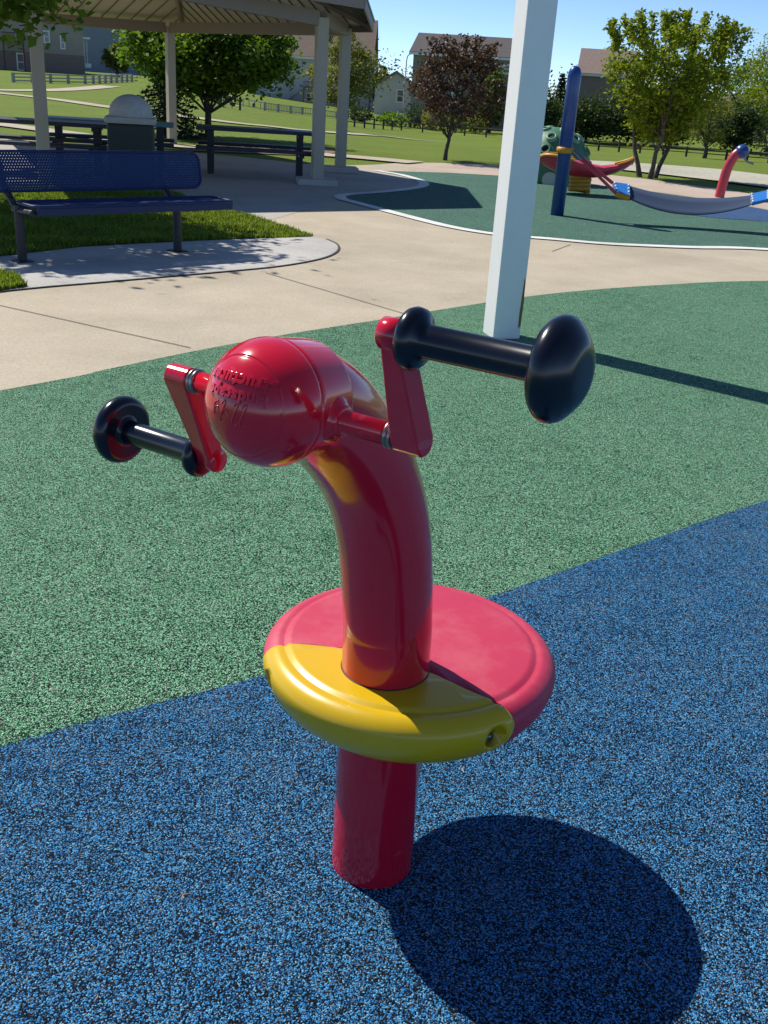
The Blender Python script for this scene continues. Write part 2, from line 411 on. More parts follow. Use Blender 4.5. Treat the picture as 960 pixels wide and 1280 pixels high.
sheet('pavilion_slab', [G(0, 236), G(150, 241), G(215, 247), G(255, 258), G(285, 268), G(330, 278), G(420, 252), G(445, 243), G(500, 238), G(528, 232), G(520, 225), G(480, 216), G(440, 211), G(370, 207), G(280, 200), (-8.4, 22), (-9, 14)], .0065, concrete('slab_concrete', (.40, .37, .33), (.48, .45, .40)))
for a, b in (((-40, 374), (238, 436)), ((332, 342), (508, 394)), ((690, 315), (713, 306.5)), ((30, 362), (-30, 372))):
    ribbon('pavement_joint', [G(*a), G(*b)], .009, .0085, m_joint)
# pale dry strip and the mown island in front of it
def tsheet(name, pix, m, lift=.03, rows=14):
    n = len(pix) // 2; far, near = pix[:n], pix[n:][::-1]; v = []
    for k in range(rows + 1):
        t = k / rows
        for a, b in zip(far, near):
            q = T(a[0] + (b[0] - a[0]) * t, a[1] + (b[1] - a[1]) * t); v.append((q.x, q.y, q.z + lift))
    f = [(k * n + i, k * n + i + 1, (k + 1) * n + i + 1, (k + 1) * n + i) for k in range(rows) for i in range(n - 1)]
    o = MB().add(v, f).build(name, m, fix=False); o['kind'] = 'structure'
    if o.data.polygons[0].normal.z < 0: o.data.flip_normals()
tsheet('dry_verge', [(735, 202), (780, 204), (840, 208), (900, 213), (960, 220), (1100, 238), (1100, 254), (960, 236), (900, 228), (840, 221), (780, 214), (735, 209)], m_gravel)
def far_path(pix, width):
    pp = smooth_path([T(*p) for p in pix], 5); ribbon('garden_path', pp, width, None, m_conc)
far_path([(-60, 111), (0, 113), (70, 113), (138, 108)], 1.6)
far_path([(-60, 110), (0, 117), (70, 125), (140, 135), (267, 151), (330, 158), (424, 167), (500, 173), (560, 178)], 1.0)
far_path([(-40, 152), (20, 159), (80, 167), (140, 176), (200, 182), (260, 186), (330, 190), (420, 196), (470, 200), (520, 205)], .9)
sheet('mulch_bed', [G(x, y) for x, y in ((225, 183), (300, 181), (370, 184), (430, 191), (380, 195), (300, 192), (230, 189))], .018, concrete('mulch_chips', (.14, .09, .06), (.26, .18, .13), 14))

# grass blades on the strip and the small patch
def blades(name, polys, n, h, label):
    import mathutils
    tris = []
    for poly in polys:
        tess = mathutils.geometry.tessellate_polygon([[Vector((p[0], p[1], 0)) for p in poly]])
        for t in tess:
            A, B, C_ = (np.array(poly[i][:2]) for i in t); u_, v_ = B - A, C_ - A
            tris.append((A, B, C_, abs(u_[0] * v_[1] - u_[1] * v_[0]) / 2))
    tot = sum(t[3] for t in tris); V = []; Fc = []
    for A, B, C_, ar in tris:
        k = int(n * ar / tot)
        if not k: continue
        r1 = np.sqrt(rng.random(k)); r2 = rng.random(k)
        P = (1 - r1)[:, None] * A + (r1 * (1 - r2))[:, None] * B + (r1 * r2)[:, None] * C_
        clump = .55 + .9 * (.5 + .5 * np.sin(P[:, 0] * 5.3 + 1.7 * np.sin(P[:, 1] * 3.1)) * np.sin(P[:, 1] * 4.1 + P[:, 0] * 1.3))
        for i in range(k):
            hh = h * clump[i] * (.5 + .9 * rng.random()); th = rng.random() * 6.28; ln = hh * .55 * rng.random(); ww = .004 + .004 * rng.random()
            dx, dy = math.cos(th), math.sin(th); px, py = P[i]
            o = len(V); tx, ty = -dy * ww, dx * ww
            V += [(px - tx, py - ty, .012), (px + tx, py + ty, .012), (px + dx * ln * .4 + tx * .7, py + dy * ln * .4 + ty * .7, .012 + hh * .65), (px + dx * ln * .4 - tx * .7, py + dy * ln * .4 - ty * .7, .012 + hh * .65), (px + dx * ln, py + dy * ln, .012 + hh)]
            Fc += [(o, o + 1, o + 2, o + 3), (o + 3, o + 2, o + 4)]
    ob = MB().add(V, Fc).build(name, lf_grass, fix=False)
    return tag(ob, label, 'grass', None, 'stuff')
blades('grass_blades', [[tuple(p) for p in strip_poly]], 90000, .04, 'green grass growing in the strip behind the blue bench')
blades('grass_blades', [[tuple(p) for p in tuft_poly]], 5000, .045, 'small corner of grass at the left edge below the bench pad')

# ------------------------------------------------------------------ hand cycle
PB = G(464, 1080)
HC = thing('hand_cycle', (PB.x, PB.y, 0), 'red and yellow hand cycle with round seat and black cranked grips, standing on blue rubber', 'hand cycle', R_(-32.65))
ctrl = [(0, 0), (0, .5), (.006, .6), (.017, .68), (.033, .76), (.062, .84), (.101, .908), (.145, .962), (.194, 1.010), (.243, 1.047), (.295, 1.072), (.352, 1.081)]
path = smooth_path([Vector((0, -f, z)) for f, z in ctrl], 6)
post = MB().tube(path, .0835, 56).build('post', m_red, HC)
tdir = (path[-1] - path[-3]).normalized(); bc = path[-1]
b_ = MB().lathe([(.0836, -.080), (.0858, -.078), (.0868, -.074), (.0905, -.010), (.0912, -.003), (.0906, -.0012), (.0896, -.0008), (.0896, .0), (.0, .0)], bc, tdir, 64)
b_.build('ball_collar', m_red, HC)
R0 = .0918
phis = [88.5 - 2.2 * i for i in range(int((90 - 50) / 2.2))]
prof = [(.0896, .0), (.0896, .0006), (.0908, .0010)] + [(R0 * math.sin(R_(p)), R0 * math.cos(R_(p))) for p in phis if p > 50.5]
prof += [(R0 * math.sin(R_(50.3)), R0 * math.cos(R_(50.3))), ((R0 - .0011) * math.sin(R_(49.9)), (R0 - .0011) * math.cos(R_(49.9))), ((R0 - .0011) * math.sin(R_(49.2)), (R0 - .0011) * math.cos(R_(49.2))), ((R0 - .0004) * math.sin(R_(48.2)), (R0 - .0004) * math.cos(R_(48.2)))]
prof += [((R0 - .0004) * math.sin(R_(46 - 3.0 * i)), (R0 - .0004) * math.cos(R_(46 - 3.0 * i))) for i in range(16)][:15] + [(0, R0 - .0004)]
BALLC = bc + tdir * .0015
ball = MB().lathe(prof, BALLC, tdir, 96).build('ball', m_red, HC)
# raised lettering, upside down as seen from the front
tX = Vector((1, 0, 0)); tU = tX.cross(tdir).normalized()
if tU.z < 0: tU = -tU
def on_ball(u, v, h):
    """u to the viewer's right, v up, arc lengths on the ball"""
    r = math.hypot(u, v); ph = r / R0
    d = tdir * math.cos(ph) + ((tX * u + tU * v) / r * math.sin(ph) if r > 1e-9 else Vector())
    return BALLC + d * (R0 - .0004 + h)
def word(txt, size, v0, squash=1.0):
    cu = bpy.data.curves.new('word', 'FONT'); cu.body = txt; cu.size = size; cu.align_x = 'CENTER'; cu.extrude = .001; cu.resolution_u = 4
    cu.offset = size * .03; cu.bevel_depth = size * .02; cu.bevel_resolution = 1; cu.space_character = 1.12
    ob = bpy.data.objects.new('word', cu); COL.objects.link(ob)
    dg = bpy.context.evaluated_depsgraph_get(); me = bpy.data.meshes.new_from_object(ob.evaluated_get(dg))
    v = [on_ball(.008 - p.co.x * squash, v0 - p.co.y, .0001 + (p.co.z + .0012) * .95) for p in me.vertices]; f = [tuple(p.vertices) for p in me.polygons]
    bpy.data.objects.remove(ob); bpy.data.curves.remove(cu); bpy.data.meshes.remove(me)
    return v, f
lt = MB()
lt.add(*word('structures', .0245, .049)); lt.add(*word('landscape', .0225, .0265))
def stroke(pts, r=.0011):
    lt.tube([on_ball(.004 - x * 1.05, -y * 1.05 - .005, .0001) for x, y in [tuple(q)[:2] for q in smooth_path([Vector((a, b, 0)) for a, b in pts], 4)]], r, 6)
for dx in (-.020, -.008, .012):
    stroke([(dx - .006, .012), (dx + .001, .016), (dx + .003, .010), (dx - .001, -.002), (dx - .005, -.012), (dx - .003, -.015), (dx + .001, -.010)])
stroke([(.002, .006), (.004, -.003), (.008, -.004), (.011, .004)]); stroke([(.018, .006), (.02, -.004), (.026, -.003), (.028, .007), (.027, -.008), (.020, -.012)])
lt.build('raised_lettering', m_red, ball)
# axle, rings, cranks, grips
F0, Z0 = .313, 1.066 - .0; AX = Vector((0, -F0, Z0))
axm = MB()
axm.lathe([(0, -.177), (.0165, -.177), (.0165, .177), (0, .177)], AX, (1, 0, 0), 28)
for sgn in (-1, 1):
    axm.lathe([(.036, .070), (.033, .086), (.027, .0915), (.0235, .094), (.0225, .100), (.0165, .1005)], AX, (sgn, 0, 0), 28)
axm.build('axle', m_red, HC)
psi = .463
cdir = Vector((0, -math.sin(psi), math.cos(psi)))
def crank(sgn):
    c = cdir * sgn; CL = .176; cross = Vector((sgn, 0, 0)).cross(c).normalized()
    mb = MB(); out = []; hw0, hw1 = .0192, .0180
    for i in range(15): t = math.pi * i / 14 + math.pi; out.append((math.cos(t) * hw0, math.sin(t) * hw0))
    for i in range(15): t = math.pi * i / 14; out.append((math.cos(t) * hw1, CL + math.sin(t) * hw1))
    def xin(v): return .188 + .024 * min(1, max(0, v / CL)) ** .55
    def xout(v): return .234 + .004 * min(1, max(0, v / CL))
    def P(q, x): return AX + Vector((sgn * x, 0, 0)) + cross * q[0] + c * q[1]
    bv = .0028
    def inset(q): return (q[0] * .88, q[1] + (.0028 if q[1] < 0 else (-.0028 if q[1] > CL + .002 else 0)))
    rows = [[P(inset(q), xin(q[1])) for q in out], [P(q, xin(q[1]) + bv) for q in out], [P(q, xout(q[1]) - bv) for q in out], [P(inset(q), xout(q[1])) for q in out]]
    m_ = len(out); v = [p for r in rows for p in r]
    f = [(k * m_ + i, k * m_ + (i + 1) % m_, (k + 1) * m_ + (i + 1) % m_, (k + 1) * m_ + i) for k in range(3) for i in range(m_)]
    f += [tuple(range(m_)), tuple(range(3 * m_, 4 * m_))]
    mb.add(v, f)
    # round bosses at both hubs
    mb.lathe([(0, .2065), (.0185, .2065), (.0202, .2085), (.0202, .2395), (0, .2395)], AX + c * CL, (sgn, 0, 0), 28)
    cr = mb.build('crank', m_red, HC)
    MB().lathe([(0, .174), (.0185, .174), (.0195, .1755), (.0195, .1785), (.0175, .1785), (.0175, .181), (.0195, .181), (.0195, .185), (.0185, .1865), (0, .1865)], AX, (sgn, 0, 0), 28).build('bearing_ring', m_steel, cr)
    gp = MB().lathe([(0, .241), (.030, .241), (.0365, .2445), (.0385, .250), (.0375, .2575), (.032, .2635), (.0225, .268), (.0205, .273),
                     (.0205, .418), (.022, .424), (.030, .4265), (.046, .4245), (.054, .4265), (.059, .432), (.0608, .4385), (.0600, .4455), (.0560, .4525), (.0485, .4595), (.0405, .4655), (.0335, .4695), (.028, .4712), (.020, .4718), (.009, .472), (0, .472)],
                    AX + c * CL, (sgn, 0, 0), 48).build('grip', m_blk, HC)
crank(1); crank(-1)
# seat disc: lathe, cut by the seam into a red shell and a yellow cover
SEAT_Z = .480; off = Vector((-.018, .118, 0))
sp = [(0, 0), (.08, 0), (.16, 0), (.236, -.0003), (.2455, -.0012), (.2495, -.0058), (.254, -.0066), (.260, -.0045), (.269, -.006), (.279, -.012), (.2875, -.020), (.2922, -.029), (.2935, -.037), (.2918, -.050), (.2855, -.069), (.269, -.094), (.243, -.117), (.210, -.136), (.168, -.151), (.121, -.159), (.07, -.162), (0, -.162)]
def world_to_local(p):
    d = Vector(p) - Vector((PB.x, PB.y, 0)); return Matrix.Rotation(-R_(-32.65), 3, 'Z') @ d
def boolean(o, cutter, op='DIFFERENCE'):
    md = o.modifiers.new('cut', 'BOOLEAN'); md.operation = op; md.object = cutter; md.solver = 'EXACT'
    dg = bpy.context.evaluated_depsgraph_get(); dg.update()
    me = bpy.data.meshes.new_from_object(o.evaluated_get(dg)); o.modifiers.clear()
    old = o.data; o.data = me
    if len(me.polygons) < 50: o.data = old; print('boolean failed', o.name)
seam = [world_to_local(G(*q)) for q in ((316, 812, .47), (345, 805.5, .478), (427, 811, .48), (480, 823, .48), (537, 841, .48), (590, 865, .48), (640, 889, .472))]
d0 = (seam[0] - seam[1]).normalized(); d1 = (seam[-1] - seam[-2]).normalized()
seam = smooth_path([seam[0] + d0 * .1] + seam[1:] + [seam[-1] + d1 * .15], 6)
def seat_half(name, m, keep, grow):
    mb = MB().lathe([(r * (1 + grow), h + (grow * .35 if h > -.04 else -grow * .35)) for r, h in sp], off + Vector((0, 0, SEAT_Z)), (0, 0, 1), 160)
    o = mb.build(name, m, HC)
    poly = [(p.x, p.y - (.0006 if keep < 0 else 0)) for p in seam] + [(.6, -.6), (-.6, -.6)]
    cut = MB().prism(poly, .1, .8).build('cutter', m, HC)
    boolean(o, cut, 'DIFFERENCE' if keep > 0 else 'INTERSECT'); bpy.data.objects.remove(cut)
    for p in o.data.polygons: p.use_smooth = len(p.vertices) < 12
    return o
shell = seat_half('seat_shell', m_redm, 1, 0.0)
cover = seat_half('seat_cover', m_yel, -1, .004)
# bolt recesses cut into the yellow cover
rec = []
for px, py, zz in ((344, 846, .440), (612, 908, .443)):
    q = world_to_local(G(px, py, zz)); d = (q - off); d.z = 0; d.normalize()
    q = off + d * .292 + Vector((0, 0, zz - .012)); rec.append((q, d))
cm = MB()
for q, d in rec:
    ax = (d + Vector((0, 0, .4))).normalized()
    cm.lathe([(0, -.034), (.0175, -.034), (.0235, .0), (.025, .06), (0, .06)], q, ax, 28)
cut = cm.build('cutter', m_yel, HC)
boolean(cover, cut); bpy.data.objects.remove(cut)
for q, d in rec:
    ax = (d + Vector((0, 0, .4))).normalized()
    MB().lathe([(0, -.0165), (.004, -.0165), (.004, -.020), (.0095, -.0195), (.011, -.023), (.011, -.034), (0, -.034)], q, ax, 20).build('bolt', m_steel, cover)
MB().lathe([(.0832, -.002), (.0850, -.001), (.0853, .0006), (.0848, .0018), (.0832, .002)], (0, 0, SEAT_Z + .0008), (0, 0, 1), 56).build('gasket', mat('dark_gasket', (.03, .008, .01), .6), HC)
qb = off + Vector((-.075, -.13, SEAT_Z - .154)); MB().lathe([(0, -.012), (.008, -.012), (.0085, .0), (.006, .004), (0, .005)], qb, (-.1, -.45, -1), 16).build('bolt', m_steel, cover)

# ------------------------------------------------------------------ white post
wb = G(626, 421); WP = thing('white_post', (wb.x, wb.y, .008), 'tall white square steel post with a rust chip near its foot', 'post', R_(17))
MB().box((0, 0, 1.9), (.19, .19, 3.8), 0, .006).build('shaft', m_white, WP)
MB().prism([(0, .03), (.012, .05), (.016, .20), (.01, .34), (.003, .36), (-.002, .22), (-.006, .12), (-.004, .05)], 0, .0025, Matrix(((1, 0, 0, .079), (0, 0, -1, -.0946), (0, 1, 0, .04), (0, 0, 0, 1)))).build('rust_patch', m_rust, WP)

# ------------------------------------------------------------------ blue post with membrane swing
bp = G(696, 270)
def blue_post(p, label):
    t = thing('blue_post', (p.x, p.y, .011), label, 'post'); t.rotation_euler = (0, R_(.2), 0)
    r = .09
    MB().lathe([(0, 0), (r, 0), (r, 1.74), (r * .92, 1.80), (r * .7, 1.845), (r * .35, 1.87), (0, 1.875)], (0, 0, 0), (0, 0, 1), 32).build('shaft', m_bpost, t)
    return t
p1 = blue_post(bp, 'round topped blue post holding the left end of the membrane bridge')
MB().lathe([(.091, .80), (.115, .805), (.115, .875), (.091, .88)], (0, 0, 0), (0, 0, 1), 28).build('bracket', m_ora, p1)
HW = thing('membrane_hammock', (bp.x, bp.y, .011), 'grey blue rubber membrane hammock slung low between posts by red rods', 'hammock')
def lp(x, y, Y): return at_depth(x, y, Y) - HW.location
Lt, Lb = lp(766, 229, 14.15), lp(783, 246, 13.75); Rt, Rb = lp(938, 244, 14.1), lp(940, 255, 13.7)
Lt2, Lb2 = lp(787, 232, 14.15), lp(787, 248, 13.75)
rows = []; ns = 24
for i in range(ns + 1):
    t = i / ns; sag = .14 * 4 * t * (1 - t)
    a = Lt2.lerp(Rt, t) - Vector((0, 0, sag * .62)); b = Lb2.lerp(Rb, t) - Vector((0, 0, sag * 1.15)); rows.append((a, b))
mb = MB(); v = []; f = []
for a, b in rows:
    for k in range(5): v.append(a.lerp(b, k / 4) - Vector((0, 0, .03 * math.sin(math.pi * k / 4))))
for a, b in rows:
    for k in range(5): v.append(a.lerp(b, k / 4) - Vector((0, 0, .012 + .03 * math.sin(math.pi * k / 4))))
o2 = 5 * (ns + 1)
for i in range(ns):
    for k in range(4):
        q = i * 5 + k; f += [(q, q + 1, q + 6, q + 5), (o2 + q, o2 + q + 5, o2 + q + 6, o2 + q + 1)]
    f += [(i * 5, i * 5 + 5, o2 + i * 5 + 5, o2 + i * 5), (i * 5 + 4, o2 + i * 5 + 4, o2 + i * 5 + 9, i * 5 + 9)]
mb.add(v, f, True).build('membrane', m_mem, HW)
def clamp(A, B, C_, D_):
    n = (B - A).cross(C_ - A).normalized() * .02
    c = MB().add([A + n, B + n, C_ + n, D_ + n, A - n, B - n, C_ - n, D_ - n], [(0, 1, 2, 3), (7, 6, 5, 4), (0, 4, 5, 1), (1, 5, 6, 2), (2, 6, 7, 3), (3, 7, 4, 0)]).build('clamp', m_clamp, HW)
    for e in (.08, .92):
        for k in range(4):
            p = A.lerp(D_, e).lerp(B.lerp(C_, e), .1 + .8 * k / 3); MB().lathe([(0, -.032), (.014, -.032), (.014, .032), (0, .032)], p, n, 8).build('rivet', m_wdot, c)
clamp(Lt, lp(770, 243, 13.8), Lb2, Lt2)
clamp(Rt, Rb, lp(962, 250, 13.72), lp(962, 239, 14.1))
brk = Vector((.1, -.05, .84))
for tgt in (Lt, lp(771, 243, 13.8)):
    MB().tube([brk, brk.lerp(tgt, .22)], .028, 8).build('rod_sleeve', m_steel, HW)
    MB().tube([brk.lerp(tgt, .2), tgt], .022, 8).build('rod', m_pink, HW)
MB().tube([lp(770, 243, 13.8), Lb2], .035, 8).build('rod_end', m_ora, HW)
bp2 = G(1012, 300)
for tgt, z in ((lp(962, 239, 14.1), 0), (lp(962, 250, 13.72), .04)):
    MB().tube([tgt, Vector((bp2.x - .1, bp2.y + .05, .84)) - HW.location], .022, 8).build('rod', m_pink, HW)
p2 = blue_post(bp2, 'round topped blue post beyond the right edge holding the other end of the membrane')

# ------------------------------------------------------------------ spring boat, dome, second hand cycle
sb = G(723, 243)
SB = thing('spring_rocker', (sb.x, sb.y, .011), 'red canoe shaped spring rocker with yellow rim on an orange coil', 'spring rocker', R_(-6))
for k in range(4):
    pass
MB().tube([Vector((math.cos(t) * .15, math.sin(t) * .15, .04 + .27 * t / (2 * math.pi * 4.2))) for t in np.linspace(0, 2 * math.pi * 4.2, 110)], .042, 10).build('spring', m_ora, SB)
st = [(-.78, .03, .70, .62), (-.66, .16, .76, .55), (-.45, .24, .73, .48), (-.15, .27, .66, .44), (.2, .26, .58, .43), (.5, .22, .56, .44), (.75, .17, .60, .50), (.95, .12, .69, .58), (1.06, .07, .76, .67)]
st = [(-.74, .03, .52, .47), (-.62, .20, .575, .40), (-.42, .32, .575, .32), (-.15, .37, .53, .27), (.12, .36, .48, .26), (.34, .31, .46, .29), (.55, .24, .50, .36), (.72, .17, .56, .45), (.83, .10, .62, .54)]; v = []; f = []
for x, hw, top, bot in st:
    for yy, zz in ((-hw, top), (-hw * 1.03, top - .05), (-hw * .7, bot + .03), (0, bot), (hw * .7, bot + .03), (hw * 1.03, top - .05), (hw, top), (hw * .8, top - .01), (0, top - .09), (-hw * .8, top - .01)): v.append((x, yy, zz))
k = 10
for i in range(len(st) - 1):
    for j in range(k): f.append((i * k + j, i * k + (j + 1) % k, (i + 1) * k + (j + 1) % k, (i + 1) * k + j))
f += [tuple(range(k)), tuple(range((len(st) - 1) * k, len(st) * k))]
MB().add(v, f, True).build('body', m_pink, SB)
for sg in (-1, 1):
    MB().tube(smooth_path([Vector((x, sg * hw * .95, top + .015)) for x, hw, top, bot in st[:4]], 4), .026, 8).build('rim', mat('orange_yellow_rim', (.62, .30, .02), .4), SB)
    MB().tube(smooth_path([Vector((x, sg * hw * .9, top + .015)) for x, hw, top, bot in st[6:]], 4), .018, 8).build('rim', mat('orange_yellow_rim', (.62, .30, .02), .4), SB)
MB().tube([(-.28, -.2, .52), (-.28, -.1, .64), (-.28, .1, .64), (-.28, .2, .52)], .025, 8).build('handle', m_ora, SB)

dm = G(693, 231)
DM = thing('dome_climber', (dm.x, dm.y + .5, .011), 'green plastic dome climber covered with raised ring holes', 'dome climber')
DR, DH = .71, .97
prof = [(DR * .97, 0), (DR, .12)] + [(DR * math.cos(R_(a)) ** .85, .12 + (DH - .12) * math.sin(R_(a))) for a in range(6, 88, 6)] + [(0, DH)]
dome = MB().lathe(prof, (0, 0, 0), (0, 0, 1), 48).build('shell', m_dgreen, DM)
def dome_pt(az, el):
    e = R_(el); r = DR * math.cos(e) ** .85; z = .12 + (DH - .12) * math.sin(e)
    p = Vector((r * math.cos(az), r * math.sin(az), z)); n = Vector((math.cos(az) * math.cos(e), math.sin(az) * math.cos(e), math.sin(e) * .95)).normalized()
    return p, n
for el, cnt, ph in ((14, 9, .2), (34, 8, .0), (54, 6, .35), (72, 4, .1)):
    for i in range(cnt):
        az = ph + 2 * math.pi * i / cnt - 1.2; p, n = dome_pt(az, el)
        rg = MB().lathe([(.115, -.03), (.10, .025), (.078, .035), (.062, .025), (.062, -.02)], p, n, 20).build('ring', m_dgreen2 if el > 40 else m_dgreen, DM)
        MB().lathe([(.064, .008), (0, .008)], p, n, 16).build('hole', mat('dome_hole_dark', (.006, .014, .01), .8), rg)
for az in (-1.75, -.9):
    p, n = dome_pt(az, 2); MB().lathe([(.0, .02), (.14, .02)], (p.x, p.y, .08), (n.x, n.y, .15), 16).build('foot_opening', mat('pale_opening', (.45, .46, .42), .7), DM)

ra = G(899, 247)
RA = thing('hand_cycle', (ra.x, ra.y, .011), 'far red bent pole hand cycle with a blue ball head', 'hand cycle', R_(0))
pr = smooth_path([Vector((0, 0, 0)), Vector((.025, 0, .3)), Vector((.06, 0, .52)), Vector((.13, 0, .70)), Vector((.20, 0, .78))], 5)
MB().tube(pr, .085, 18).build('post', m_pink, RA)
MB().lathe([(.1 * math.sin(R_(a)) * 1.25, -.125 * math.cos(R_(a))) for a in range(0, 181, 12)], (.25, 0, .79), (1, 0, 0), 24).build('ball', m_bpost, RA)
MB().tube([(.24, -.1, .74), (.30, -.22, .64), (.40, -.3, .61)], .02, 8).build('crank', m_steel, RA)

# ------------------------------------------------------------------ bench
legL, legR = G(33, 330), G(220, 315)
cen = (legL + legR) / 2; bdir = Vector((legR.x - legL.x, legR.y - legL.y, 0)); bl_ = bdir.length; bdir.normalize()
BN = thing('park_bench', (cen.x, cen.y, .010), 'blue perforated metal bench with high back standing on the concrete pad', 'bench', math.atan2(bdir.y, bdir.x) + R_(-3.5))
def perf():
    m = mat('perforated_blue_metal', (.004, .024, .105), .45, spec=.25)
    c = coords(m); sx = N(m, 'ShaderNodeSeparateXYZ'); L(m, c, sx.inputs[0])
    def cell(o, sz, shift=None):
        a = N(m, 'ShaderNodeMath', operation='DIVIDE'); L(m, o, a.inputs[0]); a.inputs[1].default_value = sz
        if shift is not None:
            q = N(m, 'ShaderNodeMath', operation='ADD'); L(m, a.outputs[0], q.inputs[0]); L(m, shift, q.inputs[1]); a = q
        fr = N(m, 'ShaderNodeMath', operation='FRACT'); L(m, a.outputs[0], fr.inputs[0])
        s = N(m, 'ShaderNodeMath', operation='SUBTRACT'); L(m, fr.outputs[0], s.inputs[0]); s.inputs[1].default_value = .5
        q = N(m, 'ShaderNodeMath', operation='MULTIPLY'); L(m, s.outputs[0], q.inputs[0]); L(m, s.outputs[0], q.inputs[1]); return q.outputs[0]
    row = N(m, 'ShaderNodeMath', operation='DIVIDE'); L(m, sx.outputs[1], row.inputs[0]); row.inputs[1].default_value = .0215
    fl = N(m, 'ShaderNodeMath', operation='FLOOR'); L(m, row.outputs[0], fl.inputs[0])
    hf = N(m, 'ShaderNodeMath', operation='MULTIPLY'); L(m, fl.outputs[0], hf.inputs[0]); hf.inputs[1].default_value = .5
    ax, ay = cell(sx.outputs[0], .024, hf.outputs[0]), cell(sx.outputs[1], .0215)
    ad = N(m, 'ShaderNodeMath', operation='ADD'); L(m, ax, ad.inputs[0]); L(m, ay, ad.inputs[1])
    lt_ = N(m, 'ShaderNodeMath', operation='LESS_THAN'); L(m, ad.outputs[0], lt_.inputs[0]); lt_.inputs[1].default_value = .14 ** 2
    tr = N(m, 'ShaderNodeBsdfTransparent'); mx = N(m, 'ShaderNodeMixShader')
    L(m, lt_.outputs[0], mx.inputs[0]); L(m, bsdf(m).outputs[0], mx.inputs[1]); L(m, tr.outputs[0], mx.inputs[2])
    L(m, mx.outputs[0], m.node_tree.nodes['Material Output'].inputs[0]); return m
m_perf = perf()
def rounded(w, h, r, n=6):
    out = []
    for cx, cy, a0 in ((w / 2 - r, h / 2 - r, 0), (-w / 2 + r, h / 2 - r, 90), (-w / 2 + r, -h / 2 + r, 180), (w / 2 - r, -h / 2 + r, 270)):
        for i in range(n + 1): t = R_(a0 + 90 * i / n); out.append((cx + r * math.cos(t), cy + r * math.sin(t)))
    return out
def panel(name, w, h, r, frame_t, loc, rot):
    pan = MB().add([(x, y, 0) for x, y in rounded(w - .03, h - .03, r - .01)], [tuple(range(28))]).build(name, m_perf, BN)
    pan.location = loc; pan.rotation_euler = rot
    rr = rounded(w - .02, h - .02, r); loop = [Vector((x, y, 0)) for x, y in rr] + [Vector((rr[0][0], rr[0][1], 0)), Vector((rr[1][0], rr[1][1], 0))]
    MB().tube(loop, frame_t, 8, False).build('edge_frame', m_navy, pan)
    return pan
seat_len = 1.86
SX = .20
pan = panel('seat', seat_len, .37, .05, .016, (SX, -.10, .455), (0, 0, 0))
MB().box((0, -.178, -.028), (seat_len - .04, .012, .075)).build('seat_apron', m_navy, pan)
MB().box((0, .172, -.028), (seat_len - .04, .012, .05)).build('seat_apron', m_navy, pan)
back = panel('backrest', seat_len + .55, .325, .085, .012, (SX - .285, .235, .675), (R_(78), 0, 0))
for sx_ in (-bl_ / 2, bl_ / 2):
    lg = MB(); lg.tube([(sx_, .02, 0), (sx_, .02, .44)], .037, 12); lg.build('leg', m_char, BN)
    MB().tube([(sx_, .02, .38), (sx_, .13, .455), (sx_, .235, .53), (sx_, .285, .60), (sx_, .315, .74)], .028, 10).build('back_support', m_char, BN)
    MB().tube([(sx_, .10, .39), (sx_, -.24, .405)], .028, 10).build('seat_arm', m_char, BN)
    MB().box((sx_, .02, .004), (.14, .14, .008)).build('foot_plate', m_char, BN)

# ------------------------------------------------------------------ trash can
tc = Vector((G(159, 237).x, G(163, 237).y + .3, 0))
TC = thing('trash_can', (tc.x, tc.y, .0065), 'dark square litter bin with pale rim and grey dome lid', 'trash can', R_(12))
MB().box((0, 0, .05), (.5, .5, .1)).build('base', m_char, TC)
MB().box((0, 0, .46), (.60, .60, .72), 0, .03).build('bin', m_can, TC)
MB().box((0, 0, .86), (.66, .66, .08), 0, .02).build('rim', m_rim, TC)
dl = MB().lathe([(.285, 0)] + [(.285 * math.cos(R_(a)), .04 + .24 * math.sin(R_(a))) for a in range(0, 90, 8)] + [(0, .28)], (-.0, 0, .90), (0, 0, 1), 40).build('dome_lid', m_dome, TC)

# ------------------------------------------------------------------ picnic tables
def picnic(loc, rz, label, topm, ln=1.85):
    t = thing('picnic_table', loc, label, 'picnic table', rz, 'picnic tables under the pavilion')
    MB().box((0, 0, .70), (ln, .72, .055), 0, .012).build('tabletop', topm, t)
    for s in (-1, 1):
        MB().box((0, s * .60, .43), (ln, .26, .05), 0, .012).build('bench_seat', m_ptab, t)
        MB().box((s * (ln / 2 - .22), 0, .335), (.11, .11, .67)).build('leg', m_char, t)
        MB().box((s * (ln / 2 - .22), 0, .375), (.075, 1.3, .06)).build('seat_beam', m_char, t)
        MB().box((s * (ln / 2 - .22), 0, .645), (.08, .6, .05)).build('top_beam', m_char, t)
a_, b2 = G(265, 217), G(372, 222.5)
mid = (a_ + b2) / 2; rz = math.atan2(b2.y - a_.y, b2.x - a_.x)
picnic((mid.x, mid.y, .0065), rz, 'dark picnic table on the slab right of the trash can', m_ptab, (b2 - a_).length + .48)
picnic((-5.45, 15.6, .0065), R_(8), 'dark picnic table left of the trash can behind the bench', m_ptab, 2.2)
picnic((-4.75, 17.0, .0065), R_(12), 'picnic table with a light teal top beside the trash can', m_teal, 2.0)

